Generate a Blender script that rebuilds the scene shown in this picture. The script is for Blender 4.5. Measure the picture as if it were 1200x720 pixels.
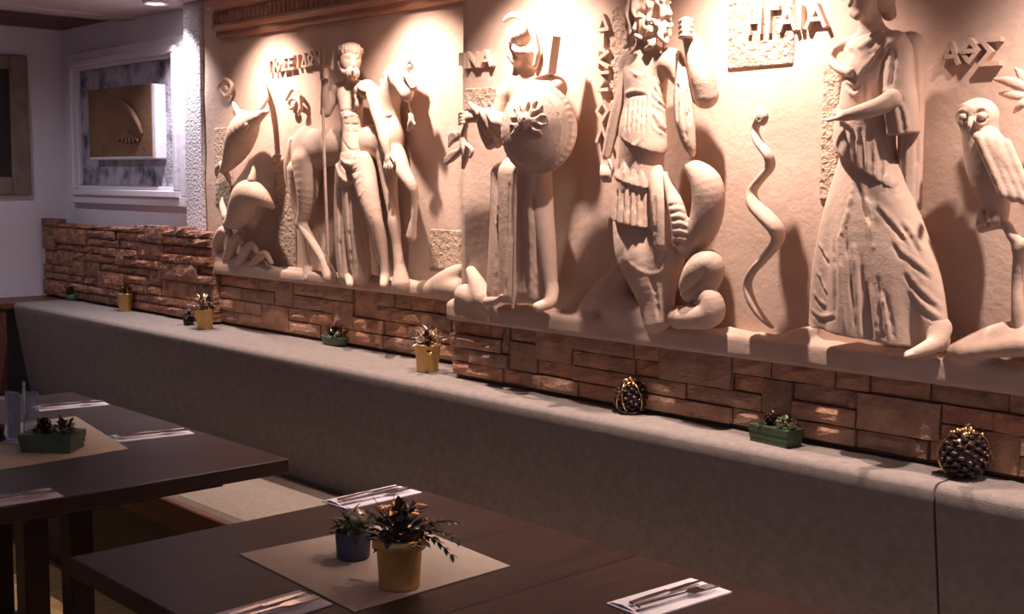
import bpy, math, random
import numpy as np
from mathutils import Matrix, Vector

for o in list(bpy.data.objects): bpy.data.objects.remove(o)
SC = bpy.context.scene
COL = SC.collection
random.seed(7); RNG = np.random.default_rng(7)

# ------------------------------------------------------------------ camera
F = 1432.296
RM = np.array([[0.68347757, -0.07903818, 0.72567994],
               [0.72992459, 0.06272789, -0.6806433],
               [0.00827643, 0.99489606, 0.10056502]])
EYE = np.array([0.0, 0.0, 1.5])
cam_d = bpy.data.cameras.new('camera'); cam = bpy.data.objects.new('camera', cam_d)
COL.objects.link(cam)
cam_d.sensor_width = 36.0; cam_d.lens = F / 1200 * 36; cam_d.clip_start = 0.02
M4 = np.eye(4); M4[:3, :3] = RM; M4[:3, 3] = EYE
cam.matrix_world = Matrix(M4.tolist())
SC.camera = cam

# ------------------------------------------------------------------ world + exposure
w = bpy.data.worlds.new('world'); SC.world = w; w.use_nodes = True
w.node_tree.nodes['Background'].inputs[0].default_value = (0.50, 0.46, 0.62, 1)
w.node_tree.nodes['Background'].inputs[1].default_value = 0.46
vs = SC.view_settings
vs.view_transform = 'Standard'; vs.look = 'None'; vs.gamma = 1.0; vs.exposure = 0.0
try: vs.use_curve_mapping = False
except Exception: pass

# the downlights in the ceiling along the mural wall, then an unseen fill added for the left wall: x, y, watts, colour
WARM = (1.0, 0.76, 0.68)
LAMPS = [(-4.77, 2.44, 50, (1.0, 0.90, 0.98)), (-4.05, 2.285, 80, WARM), (-3.15, 2.285, 86, WARM),
         (-2.42, 2.12, 92, WARM), (-1.70, 2.12, 98, WARM), (-0.80, 2.12, 98, WARM), (0.1, 2.12, 98, WARM), (-5.4, 1.70, 16, (.92, .86, 1.0))]
CEIL = 2.235

def ray(px, py):
    return RM @ np.array([px - 600.0, 360.0 - py, -F])
def at_y(px, py, y):
    r = ray(px, py); return EYE + r * (y / r[1])
def at_z(px, py, z):
    r = ray(px, py); return EYE + r * ((z - EYE[2]) / r[2])
def mpp(p):      # metres per pixel at a point
    return float(-(RM.T @ (np.asarray(p) - EYE))[2]) / F

# ------------------------------------------------------------------ materials
def nodes(name):
    m = bpy.data.materials.new(name); m.use_nodes = True
    nt = m.node_tree; b = nt.nodes['Principled BSDF']
    return m, nt, b
def ramp(nt, fac, stops):
    r = nt.nodes.new('ShaderNodeValToRGB')
    e = r.color_ramp.elements
    while len(e) < len(stops): e.new(0.5)
    for i, (p, c) in enumerate(stops):
        e[i].position = p; e[i].color = (*c, 1)
    nt.links.new(fac, r.inputs[0]); return r.outputs[0]
def noise(nt, scale, detail=4, rough=.55, vec=None):
    n = nt.nodes.new('ShaderNodeTexNoise'); n.inputs['Scale'].default_value = scale
    n.inputs['Detail'].default_value = detail; n.inputs['Roughness'].default_value = rough
    if vec is None:
        tc = nt.nodes.new('ShaderNodeTexCoord'); vec = tc.outputs['Object']
    nt.links.new(vec, n.inputs['Vector']); return n.outputs[0]
def bump(nt, b, h, dist, strength=1.0, normal=None):
    n = nt.nodes.new('ShaderNodeBump'); n.inputs['Distance'].default_value = dist
    n.inputs['Strength'].default_value = strength
    nt.links.new(h, n.inputs['Height'])
    if normal is not None: nt.links.new(normal, n.inputs['Normal'])
    nt.links.new(n.outputs[0], b.inputs['Normal']); return n.outputs[0]
def mat(name, stops, scale=8, rough=.8, metal=0, bumps=(), spec=None, detail=4, rnd=None, stretch=None):
    m, nt, b = nodes(name)
    vec = None
    if stretch:
        tc = nt.nodes.new('ShaderNodeTexCoord'); mp = nt.nodes.new('ShaderNodeMapping')
        mp.inputs['Scale'].default_value = stretch
        nt.links.new(tc.outputs['Object'], mp.inputs[0]); vec = mp.outputs[0]
    c = ramp(nt, noise(nt, scale, detail, vec=vec), stops)
    if rnd:
        oi = nt.nodes.new('ShaderNodeObjectInfo')
        c2 = ramp(nt, oi.outputs['Random'], rnd)
        mx = nt.nodes.new('ShaderNodeMix'); mx.data_type = 'RGBA'; mx.blend_type = 'MULTIPLY'
        mx.inputs[0].default_value = 1
        nt.links.new(c, mx.inputs[6]); nt.links.new(c2, mx.inputs[7]); c = mx.outputs[2]
    nt.links.new(c, b.inputs['Base Color'])
    b.inputs['Roughness'].default_value = rough; b.inputs['Metallic'].default_value = metal
    if spec is not None: b.inputs['Specular IOR Level'].default_value = spec
    nrm = None
    for s, d in bumps: nrm = bump(nt, b, noise(nt, s, 5, vec=vec), d, 1.0, nrm)
    return m
M = {}
M['stucco'] = mat('stucco', [(.3, (.50, .36, .275)), (.7, (.62, .465, .365))], 5, .88, bumps=((7, .004), (60, .0016)), spec=.2)
M['figure'] = mat('carved_stone', [(.3, (.52, .38, .29)), (.7, (.62, .465, .365))], 9, .8, bumps=((45, .0016), (200, .0006)), spec=.25)
M['rough_stucco'] = mat('rough_stucco', [(.3, (.50, .36, .26)), (.7, (.60, .45, .34))], 20, .9, bumps=((75, .02),), spec=.2)
M['plaster'] = mat('plaster', [(.3, (.76, .71, .78)), (.7, (.82, .78, .84))], 3, .85, bumps=((40, .002),), spec=.2)
M['rough_plaster'] = mat('rough_plaster', [(.3, (.78, .73, .78)), (.7, (.84, .80, .84))], 6, .85, bumps=((85, .03),), spec=.2)
M['stone'] = mat('split_stone', [(.25, (.38, .225, .15)), (.75, (.62, .41, .28))], 22, .85, bumps=((35, .012), (130, .004)), spec=.25,
                 rnd=[(0, (.72, .70, .70)), (.5, (1, .95, .9)), (1, (1.1, .86, .72))])
M['rough_stone'] = mat('rubble_stone', [(.25, (.22, .11, .075)), (.6, (.44, .26, .18)), (.85, (.58, .42, .33))], 30, .85, bumps=((30, .03), (110, .006)), spec=.25,
                 rnd=[(0, (.75, .70, .68)), (.5, (1, .9, .85)), (1, (1.1, .85, .75))])
M['mortar'] = mat('mortar', [(.3, (.12, .06, .04)), (.7, (.18, .10, .065))], 20, .95)
M['fabric'] = mat('grey_fabric', [(.3, (.225, .194, .174)), (.7, (.29, .25, .224))], 45, .95, bumps=((420, .0015),), spec=.15)
M['seam'] = mat('seam_thread', [(.3, (.05, .045, .04)), (.7, (.07, .06, .055))], 45, .95)
M['cushion'] = mat('beige_fabric', [(.3, (.24, .195, .155)), (.7, (.29, .24, .195))], 60, .95, bumps=((420, .0012),), spec=.15)
M['mat'] = mat('place_mat_cloth', [(.3, (.47, .40, .33)), (.7, (.54, .46, .38))], 14, .9, bumps=((500, .0008),), spec=.2)
M['table'] = mat('espresso_wood', [(.3, (.022, .009, .007)), (.7, (.044, .018, .014))], 6, .4, bumps=((90, .0008),), stretch=(6, .8, 1), spec=.35)
M['redwood'] = mat('red_brown_wood', [(.3, (.075, .024, .013)), (.7, (.16, .055, .03))], 8, .45, bumps=((60, .001),), stretch=(1, 5, 5))
M['cornice'] = mat('cornice_wood', [(.3, (.23, .10, .055)), (.7, (.36, .17, .10))], 8, .5, bumps=((50, .0015),), stretch=(1, 5, 5))
M['ceiling'] = mat('ceiling_paint', [(.3, (.46, .37, .37)), (.7, (.54, .44, .44))], 4, .8, bumps=((60, .0015),))
M['floor'] = mat('floor_wood', [(.3, (.38, .22, .085)), (.7, (.55, .35, .15))], 7, .45, stretch=(5, .7, 1))
M['riser'] = mat('riser_wood', [(.3, (.02, .008, .006)), (.7, (.05, .018, .012))], 6, .5)
M['gold'] = mat('gold_paint', [(.3, (.50, .29, .09)), (.7, (.66, .42, .16))], 24, .42, metal=.55, bumps=((80, .001),))
M['goldfoil'] = mat('gold_foil', [(.3, (.65, .36, .10)), (.7, (.95, .70, .38))], 30, .18, metal=1.0)
M['silverleaf'] = mat('pale_leaf', [(.3, (.55, .45, .38)), (.7, (.82, .74, .66))], 30, .3)
M['darkleaf'] = mat('dark_leaf', [(.3, (.022, .011, .011)), (.7, (.07, .035, .028))], 20, .35)
M['greenleaf'] = mat('green_leaf', [(.3, (.025, .045, .015)), (.7, (.075, .11, .035))], 20, .45)
M['twig'] = mat('twig_bark', [(.3, (.09, .05, .03)), (.7, (.16, .10, .06))], 40, .8)
M['greenpot'] = mat('green_glaze', [(.3, (.035, .065, .035)), (.7, (.075, .12, .065))], 20, .45)
M['bluepot'] = mat('slate_pot', [(.3, (.03, .034, .055)), (.7, (.06, .065, .10))], 20, .5)
M['black'] = mat('black_lacquer', [(.3, (.012, .008, .008)), (.7, (.03, .02, .02))], 20, .3)
M['cone'] = mat('pine_cone', [(.3, (.018, .009, .008)), (.7, (.055, .028, .024))], 30, .22)
M['soil'] = mat('moss', [(.3, (.02, .018, .012)), (.7, (.05, .045, .025))], 60, .9)
M['napkin'] = mat('napkin_paper', [(.3, (.72, .68, .72)), (.7, (.82, .78, .82))], 30, .8, bumps=((90, .0012),))
M['steel'] = mat('cutlery_steel', [(.3, (.62, .60, .62)), (.7, (.78, .76, .78))], 20, .16, metal=1.0)
M['artdark'] = mat('dark_picture', [(.3, (.010, .006, .006)), (.7, (.035, .018, .012))], 5, .5)
M['artframe'] = mat('worn_frame', [(.3, (.17, .12, .085)), (.7, (.28, .22, .17))], 14, .6)
M['plaque'] = mat('terracotta_plaque', [(.3, (.17, .085, .045)), (.7, (.24, .13, .07))], 9, .85, bumps=((50, .003),))
M['mottle'] = mat('mottled_wash', [(.34, (.09, .085, .12)), (.45, (.33, .31, .38)), (.56, (.55, .52, .60))], 10, .85, bumps=((80, .01),), detail=7)
M['ball'] = mat('champagne_bauble', [(.3, (.62, .52, .36)), (.7, (.75, .66, .48))], 20, .25, metal=.6)
m, nt, b = nodes('lamp_glow'); b.inputs['Emission Color'].default_value = (1, .9, .85, 1); b.inputs['Emission Strength'].default_value = 14
nt.links.new(ramp(nt, noise(nt, 5), [(0, (1, .92, .88)), (1, (1, .95, .9))]), b.inputs['Emission Color']); M['glow'] = m
m, nt, b = nodes('acrylic'); b.inputs['Transmission Weight'].default_value = .75; b.inputs['Roughness'].default_value = .08
b.inputs['IOR'].default_value = 1.3
nt.links.new(ramp(nt, noise(nt, 9), [(.3, (.62, .68, .80)), (.7, (.75, .80, .9))]), b.inputs['Base Color']); M['acrylic'] = m
M['card'] = mat('printed_card', [(.42, (.24, .27, .36)), (.52, (.50, .53, .62))], 40, .5, stretch=(1, 1, .3))

# ------------------------------------------------------------------ object helpers
def mesh_from(name, V, Fc, smooth=False):
    me = bpy.data.meshes.new(name)
    V = np.asarray(V, dtype=np.float32)
    if isinstance(Fc, np.ndarray) and Fc.ndim == 2:
        nf, k = Fc.shape
        me.vertices.add(len(V)); me.vertices.foreach_set('co', V.ravel())
        me.loops.add(nf * k); me.loops.foreach_set('vertex_index', Fc.astype(np.int32).ravel())
        me.polygons.add(nf); me.polygons.foreach_set('loop_start', np.arange(0, nf * k, k, dtype=np.int32))
        me.update(calc_edges=True)
    else:
        me.from_pydata([tuple(map(float, v)) for v in V], [], [tuple(map(int, f)) for f in Fc])
    if smooth: me.polygons.foreach_set('use_smooth', np.ones(len(me.polygons), dtype=bool))
    me.update(); return me
def wpos(o):
    p = np.zeros(3)
    while o is not None: p = p + np.array(o.location); o = o.parent
    return p
def obj(name, V, Fc, m, parent=None, smooth=False, base=None):
    V = np.asarray(V, dtype=float)
    if parent is not None: org = wpos(parent); loc = np.zeros(3)
    else:
        org = np.array(base) if base is not None else np.array([(V[:, 0].min() + V[:, 0].max()) / 2, (V[:, 1].min() + V[:, 1].max()) / 2, V[:, 2].min()])
        loc = org
    me = mesh_from(name, V - org, Fc, smooth); me.materials.append(M[m])
    o = bpy.data.objects.new(name, me); COL.objects.link(o); o.location = loc
    if parent is not None: o.parent = parent
    return o
def inst(name, me, parent, matrix):
    o = bpy.data.objects.new(name, me); COL.objects.link(o)
    o.parent = parent; o.matrix_basis = matrix; return o
def thing(name, label, cat, loc, group=None):
    o = bpy.data.objects.new(name, None); COL.objects.link(o); o.location = tuple(map(float, loc))
    o.empty_display_size = .05
    return tag(o, label, cat, group)
def tag(o, label, cat, group=None):
    o['label'] = label; o['category'] = cat
    if group: o['group'] = group
    return o
def struct(o): o['kind'] = 'structure'; return o
class MB:
    def __init__(s): s.v = []; s.f = []
    def add(s, V, Fc):
        n = len(s.v); s.v += [tuple(v) for v in V]; s.f += [tuple(i + n for i in f) for f in Fc]; return s
    def box(s, x0, x1, y0, y1, z0, z1, bev=0):
        if bev <= 0:
            V = [(x, y, z) for x in (x0, x1) for y in (y0, y1) for z in (z0, z1)]
            return s.add(V, [(0, 1, 3, 2), (4, 6, 7, 5), (0, 4, 5, 1), (2, 3, 7, 6), (0, 2, 6, 4), (1, 5, 7, 3)])
        # box with chamfered edges
        V = []; idx = {}
        for ix, x in enumerate((x0, x1)):
            for iy, y in enumerate((y0, y1)):
                for iz, z in enumerate((z0, z1)):
                    sx, sy, sz = (1 - 2 * ix) * bev, (1 - 2 * iy) * bev, (1 - 2 * iz) * bev
                    for a, d in enumerate(((0, sy, sz), (sx, 0, sz), (sx, sy, 0))):
                        idx[ix, iy, iz, a] = len(V); V.append((x + d[0], y + d[1], z + d[2]))
        Fc = []
        for i in (0, 1):
            q = [(0, 0), (0, 1), (1, 1), (1, 0)]
            if i: q = q[::-1]
            Fc.append([idx[i, a, b, 0] for a, b in q]); Fc.append([idx[a, i, b, 1] for a, b in q][::-1]); Fc.append([idx[a, b, i, 2] for a, b in q])
        for a in (0, 1):
            for b in (0, 1):
                Fc.append([idx[a, b, 0, 0], idx[a, b, 0, 1], idx[a, b, 1, 1], idx[a, b, 1, 0]])
                Fc.append([idx[a, 0, b, 0], idx[a, 0, b, 2], idx[a, 1, b, 2], idx[a, 1, b, 0]])
                Fc.append([idx[0, a, b, 1], idx[0, a, b, 2], idx[1, a, b, 2], idx[1, a, b, 1]])
                for c in (0, 1): Fc.append([idx[a, b, c, 0], idx[a, b, c, 1], idx[a, b, c, 2]])
        return s.add(V, Fc)
    def lathe(s, prof, c, n=24):
        V = []; Fc = []
        for r, z in prof:
            for k in range(n):
                a = 2 * math.pi * k / n; V.append((c[0] + r * math.cos(a), c[1] + r * math.sin(a), c[2] + z))
        for i in range(len(prof) - 1):
            for k in range(n):
                k2 = (k + 1) % n; Fc.append((i * n + k, i * n + k2, (i + 1) * n + k2, (i + 1) * n + k))
        Fc.append(tuple(range(n))[::-1]); Fc.append(tuple((len(prof) - 1) * n + k for k in range(n)))
        return s.add(V, Fc)
    def tube(s, pts, r, n=8):
        pts = [np.asarray(p, float) for p in pts]
        if not hasattr(r, '__len__'): r = [r] * len(pts)
        V = []; Fc = []; ref = None
        for i, p in enumerate(pts):
            t = pts[min(i + 1, len(pts) - 1)] - pts[max(i - 1, 0)]; t = t / (np.linalg.norm(t) + 1e-9)
            if ref is None: ref = np.array([0, 0, 1.0]) if abs(t[2]) < .8 else np.array([1.0, 0, 0])
            a = np.cross(t, ref); a /= np.linalg.norm(a) + 1e-9; bb = np.cross(t, a); ref = -bb if False else np.cross(a, t)
            for k in range(n):
                w_ = 2 * math.pi * k / n; V.append(p + r[i] * (math.cos(w_) * a + math.sin(w_) * bb))
        for i in range(len(pts) - 1):
            for k in range(n):
                k2 = (k + 1) % n; Fc.append((i * n + k, i * n + k2, (i + 1) * n + k2, (i + 1) * n + k))
        Fc.append(tuple(range(n))[::-1]); Fc.append(tuple((len(pts) - 1) * n + k for k in range(n)))
        return s.add(V, Fc)
    def prism(s, poly, a, b_, fn):      # poly of 2-D points, extruded between depths a and b_ by fn(u,v,d)
        n = len(poly)
        V = [fn(u, v, a) for u, v in poly] + [fn(u, v, b_) for u, v in poly]
        Fc = [tuple(range(n)), tuple(range(2 * n - 1, n - 1, -1))] + [(i, i + n, (i + 1) % n + n, (i + 1) % n) for i in range(n)]
        return s.add(V, Fc)
    def build(s, name, m, parent=None, smooth=False, base=None):
        o = obj(name, s.v, s.f, m, parent, smooth, base)
        import bmesh
        bm = bmesh.new(); bm.from_mesh(o.data); bmesh.ops.recalc_face_normals(bm, faces=bm.faces); bm.to_mesh(o.data); bm.free()
        return o

# ------------------------------------------------------------------ sculpting: smooth-blended solids turned into one surface
def surface_nets(Fd, org, h):
    S = Fd < 0
    cnt = np.zeros(tuple(np.array(S.shape) - 1), dtype=np.int8)
    offs = [(i, j, k) for i in (0, 1) for j in (0, 1) for k in (0, 1)]
    sl = lambda o, a: slice(o, Fd.shape[a] - 1 + o)
    for o in offs: cnt += S[sl(o[0], 0), sl(o[1], 1), sl(o[2], 2)]
    act = (cnt > 0) & (cnt < 8)
    I = np.argwhere(act)
    vals = np.stack([Fd[I[:, 0] + o[0], I[:, 1] + o[1], I[:, 2] + o[2]] for o in offs], 1)
    P = np.zeros((len(I), 3)); C = np.zeros(len(I))
    for a in range(8):
        for b in range(a + 1, 8):
            oa, ob = np.array(offs[a]), np.array(offs[b])
            if np.abs(oa - ob).sum() != 1: continue
            m_ = (vals[:, a] < 0) != (vals[:, b] < 0)
            t = vals[m_, a] / (vals[m_, a] - vals[m_, b])
            P[m_] += oa + t[:, None] * (ob - oa); C[m_] += 1
    V = (I + P / C[:, None]) * h + org
    ids = -np.ones(cnt.shape, dtype=np.int64); ids[act] = np.arange(len(I))
    quads = []
    for ax in range(3):
        u, v = (ax + 1) % 3, (ax + 2) % 3
        n = S.shape
        s0 = [slice(None)] * 3; s1 = [slice(None)] * 3
        s0[ax] = slice(0, n[ax] - 1); s1[ax] = slice(1, n[ax])
        for s_ in (s0, s1):
            s_[u] = slice(1, n[u] - 1); s_[v] = slice(1, n[v] - 1)
        A, B = S[tuple(s0)], S[tuple(s1)]
        E = np.argwhere(A != B)
        flip = A[tuple(E.T)]
        base = E.copy(); base[:, u] += 1; base[:, v] += 1
        def cid(du, dv):
            q = base.copy(); q[:, u] += du; q[:, v] += dv; return ids[tuple(q.T)]
        q = np.stack([cid(-1, -1), cid(0, -1), cid(0, 0), cid(-1, 0)], 1)
        q[~flip] = q[~flip][:, ::-1]
        quads.append(q)
    return V, np.concatenate(quads)

class Sculpt:
    """solids given by points read off the photograph: (pixel x, pixel y, centimetres in front of the wall, radius in pixels)"""
    def __init__(s, wall, vox): s.wall = wall; s.vox = vox; s.p = []; s.soft = False; s.f = []; s.clips = []
    def cloth(s): s.soft = True; return s      # thin strokes become shallow folds blended into the cloth
    def P(s, px, py, d): return at_y(px, py, s.wall - d * 1.15 / 100.0)
    def stroke(s, pts, k=.010, flat=1.0, sub=False):
        W = []
        if s.soft and not sub and max(q[3] for q in pts) < 4.1:
            pts = [(a, b_, c_ - .75, r * .95) for a, b_, c_, r in pts]; k = max(k, .011)
        for px, py, d, r in pts:
            p = s.P(px, py, d); W.append((p, r * (1.08 if r > 4 else 1.03) * mpp(p)))
        if len(W) == 1: W.append(W[0])
        if len(W) > 2:      # round the path through its points
            c = np.array([[*p, r] for p, r in W]); W = []
            for i in range(len(c) - 1):
                p0, p1, p2, p3 = c[max(i - 1, 0)], c[i], c[i + 1], c[min(i + 2, len(c) - 1)]
                for q in (0, .25, .5, .75): 
                    v = .5 * ((2 * p1) + (p2 - p0) * q + (2 * p0 - 5 * p1 + 4 * p2 - p3) * q * q + (-p0 + 3 * p1 - 3 * p2 + p3) * q ** 3)
                    W.append((v[:3], max(v[3], .0008)))
            W.append((c[-1][:3], c[-1][3]))
        s.p.append(('h', [(a, b_, ra, rb) for (a, ra), (b_, rb) in zip(W[:-1], W[1:])], None, 0, 0, k, flat, sub))
        return s
    def fold(s, pts, r=2.2, k=.005, sink=.35, sub=False):      # a ridge (or, sub, a crease) laid on the surface along pixel points
        c = np.array(pts, float); out = []
        for i in range(len(c) - 1):
            p0, p1, p2, p3 = c[max(i - 1, 0)], c[i], c[i + 1], c[min(i + 2, len(c) - 1)]
            n = max(2, int(np.linalg.norm(p2 - p1) / 5))
            for q in np.linspace(0, 1, n + 1)[:-1]: out.append(.5 * ((2 * p1) + (p2 - p0) * q + (2 * p0 - 5 * p1 + 4 * p2 - p3) * q * q + (-p0 + 3 * p1 - 3 * p2 + p3) * q ** 3))
        out.append(c[-1]); s.f.append((out, r, k, sink, sub)); return s
    def crease(s, pts, r=1.4, k=.004): return s.fold(pts, r * 1.25, max(k, .004), -.45, True)
    def clip(s, px, py, d, nrm): s.clips.append((s.P(px, py, d), np.array(nrm, float))); return s
    def groove(s, pts, k=.004): return s.stroke(pts, k, 1.0, True)
    def ell(s, px, py, d, rx, ry, rd, k=.010, rot=0, sub=False):
        p = s.P(px, py, d); m_ = mpp(p)
        s.p.append(('e', p, (rx * m_, rd * m_, ry * m_), rot, 0, k, 1, sub)); return s
    def wcap(s, a, b_, ra, rb, k=.01, flat=1.0, sub=False):
        s.p.append(('c', np.array(a, float), np.array(b_, float), ra, rb, k, flat, sub)); return s
    def wbox(s, c, hf, rnd=.006, k=.01):
        s.p.append(('b', np.array(c, float), np.array(hf, float), rnd, 0, k, 1, False)); return s
    def disc(s, c, n, rad, th, k=.004):
        s.p.append(('d', np.array(c, float), np.array(n, float), rad, th, k, 1, False)); return s
    def field(s):
        lo = []; hi = []
        for t, a, b_, ra, rb, k, fl, sub in s.p:
            if t == 'h':
                lo.append(np.min([np.minimum(q[0], q[1]) - max(q[2], q[3]) * max(1, fl) for q in a], 0)); hi.append(np.max([np.maximum(q[0], q[1]) + max(q[2], q[3]) * max(1, fl) for q in a], 0))
            elif t == 'c': r = max(ra, rb); lo.append(np.minimum(a, b_) - r); hi.append(np.maximum(a, b_) + r)
            elif t == 'e': r = max(b_); lo.append(a - r); hi.append(a + r)
            elif t == 'b': lo.append(a - b_); hi.append(a + b_)
            else: lo.append(a - ra); hi.append(a + ra)
            if sub: lo.pop(); hi.pop()
        h = s.vox
        lo = np.min(lo, 0) - 4 * h; hi = np.max(hi, 0) + 4 * h
        hi[1] = min(hi[1], s.wall + .007 + 3 * h)
        n = np.ceil((hi - lo) / h).astype(int) + 1
        D = np.full(tuple(n), .2, dtype=np.float32)
        ax = [lo[i] + h * np.arange(n[i]) for i in range(3)]
        work = list(s.p); done = 0
        while True:
          for t, a, b_, ra, rb, k, fl, sub in work:
            pad = k + 4 * h
            if t == 'h':
                bb = [(np.minimum(q[0], q[1]) - max(q[2], q[3]) * max(1, fl) - pad, np.maximum(q[0], q[1]) + max(q[2], q[3]) * max(1, fl) + pad) for q in a]
                l, u = np.min([q[0] for q in bb], 0), np.max([q[1] for q in bb], 0)
            elif t == 'c': r = max(ra, rb) + pad; l, u = np.minimum(a, b_) - r, np.maximum(a, b_) + r
            elif t == 'e': r = max(b_) + pad; l, u = a - r, a + r
            elif t == 'b': l, u = a - b_ - pad, a + b_ + pad
            else: l, u = a - ra - pad, a + ra + pad
            i0 = np.clip(((l - lo) / h).astype(int), 0, n); i1 = np.clip(((u - lo) / h).astype(int) + 2, 0, n)
            if (i1 <= i0).any(): continue
            X = ax[0][i0[0]:i1[0], None, None]; Y = ax[1][None, i0[1]:i1[1], None]; Z = ax[2][None, None, i0[2]:i1[2]]
            if t == 'h':
                d = np.full(tuple(i1 - i0), .2, dtype=np.float32); sc = 1 / fl
                for (pa, pb, qa, qb), (l2, u2) in zip(a, bb):
                    j0 = np.clip(((l2 - lo) / h).astype(int), i0, i1); j1 = np.clip(((u2 - lo) / h).astype(int) + 2, i0, i1)
                    if (j1 <= j0).any(): continue
                    X2 = ax[0][j0[0]:j1[0], None, None] - pa[0]; Y2 = (ax[1][None, j0[1]:j1[1], None] - pa[1]) * sc; Z2 = ax[2][None, None, j0[2]:j1[2]] - pa[2]
                    ab = (pb - pa) * np.array([1, sc, 1]); L2 = float(ab @ ab) + 1e-12
                    tt = np.clip((X2 * ab[0] + Y2 * ab[1] + Z2 * ab[2]) / L2, 0, 1)
                    dd = (np.sqrt((X2 - tt * ab[0]) ** 2 + (Y2 - tt * ab[1]) ** 2 + (Z2 - tt * ab[2]) ** 2) - (qa + (qb - qa) * tt)) * min(1, fl)
                    j0 = j0 - i0; j1 = j1 - i0; sl2 = (slice(j0[0], j1[0]), slice(j0[1], j1[1]), slice(j0[2], j1[2]))
                    d[sl2] = np.minimum(d[sl2], dd)
            elif t == 'c':
                sc = np.array([1, 1 / fl, 1]); ab = (b_ - a) * sc; L = float(ab @ ab) + 1e-12
                px, py, pz = X - a[0], (Y - a[1]) * sc[1], Z - a[2]
                tt = np.clip((px * ab[0] + py * ab[1] + pz * ab[2]) / L, 0, 1)
                d = np.sqrt((px - tt * ab[0]) ** 2 + (py - tt * ab[1]) ** 2 + (pz - tt * ab[2]) ** 2) - (ra + (rb - ra) * tt)
                d = d * min(1, fl)
            elif t == 'e':
                c_, s_ = math.cos(ra), math.sin(ra)
                dx, dz = X - a[0], Z - a[2]
                ex, ez = (c_ * dx + s_ * dz) / b_[0], (-s_ * dx + c_ * dz) / b_[2]; ey = (Y - a[1]) / b_[1]
                k0 = np.sqrt(ex ** 2 + ey ** 2 + ez ** 2)
                k1 = np.sqrt((ex / b_[0]) ** 2 + (ey / b_[1]) ** 2 + (ez / b_[2]) ** 2) + 1e-9
                d = k0 * (k0 - 1) / k1
            elif t == 'b':
                q = [np.abs(A_ - a[i]) - b_[i] + ra for i, A_ in enumerate((X, Y, Z))]
                d = np.sqrt(np.maximum(q[0], 0) ** 2 + np.maximum(q[1], 0) ** 2 + np.maximum(q[2], 0) ** 2) + np.minimum(np.maximum(np.maximum(q[0], q[1]), q[2]), 0) - ra
            else:
                nn = b_ / np.linalg.norm(b_)
                hh = (X - a[0]) * nn[0] + (Y - a[1]) * nn[1] + (Z - a[2]) * nn[2]
                rr = np.sqrt(np.maximum((X - a[0]) ** 2 + (Y - a[1]) ** 2 + (Z - a[2]) ** 2 - hh ** 2, 0))
                k0 = np.sqrt((rr / ra) ** 2 + (hh / rb) ** 2); k1 = np.sqrt((rr / ra ** 2) ** 2 + (hh / rb ** 2) ** 2) + 1e-9
                d = k0 * (k0 - 1) / k1
            sl = (slice(i0[0], i1[0]), slice(i0[1], i1[1]), slice(i0[2], i1[2]))
            f = D[sl]
            if sub:
                d = -d; hq = np.clip(.5 - .5 * (d - f) / k, 0, 1) if False else np.clip(.5 + .5 * (d - f) / k, 0, 1)
                D[sl] = f + (d - f) * hq + k * hq * (1 - hq)
            else:
                hq = np.clip(.5 + .5 * (f - d) / k, 0, 1)
                D[sl] = f + (d - f) * hq - k * hq * (1 - hq)
          if done or not s.f: break
          done = 1; work = []
          ys = np.arange(s.wall - .26, s.wall + .004, h * .5)
          for pts, r, k, sink, sub in s.f:
            prev = None; m_ = len(pts); run = []
            for i, (px, py) in enumerate(pts):
                rr = ray(px, py); Pq = EYE[None] + rr[None] * (ys / rr[1])[:, None]
                ii = np.round((Pq - lo) / h).astype(int); ok = ((ii >= 0) & (ii < n)).all(1)
                v = np.full(len(ys), .2); v[ok] = D[tuple(ii[ok].T)]
                hit = np.argmax(v < 0)
                if not (v < 0).any():
                    if run: work.append(('h', run, None, 0, 0, k, 1.0, sub))
                    prev = None; run = []; continue
                u = rr / np.linalg.norm(rr); mm = mpp(Pq[hit]); tp = min(1, .45 + 2.2 * min(i, m_ - 1 - i) / max(1, m_ - 1))
                q = Pq[hit] + u * r * mm * sink * (1 if not sub else 1)
                cur = (q, r * mm * tp)
                if prev is not None and np.linalg.norm(prev[0] - q) < .05: run.append((prev[0], q, prev[1], cur[1]))
                elif run: work.append(('h', run, None, 0, 0, k, 1.0, sub)); run = []
                prev = cur
            if run: work.append(('h', run, None, 0, 0, k, 1.0, sub))
        for p_, n_ in s.clips:
            n_ = n_ / np.linalg.norm(n_)
            D = np.maximum(D, (n_[0] * (ax[0] - p_[0]))[:, None, None] + (n_[1] * (ax[1] - p_[1]))[None, :, None] + (n_[2] * (ax[2] - p_[2]))[None, None, :])
        D = np.maximum(D, (ax[1] - (s.wall + .007))[None, :, None])
        return D, lo
    def build(s, name, m, parent=None, base=None):
        D, lo = s.field()
        V, Q = surface_nets(D, lo, s.vox)
        return obj(name, V, Q, m, parent, True, base)

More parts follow.
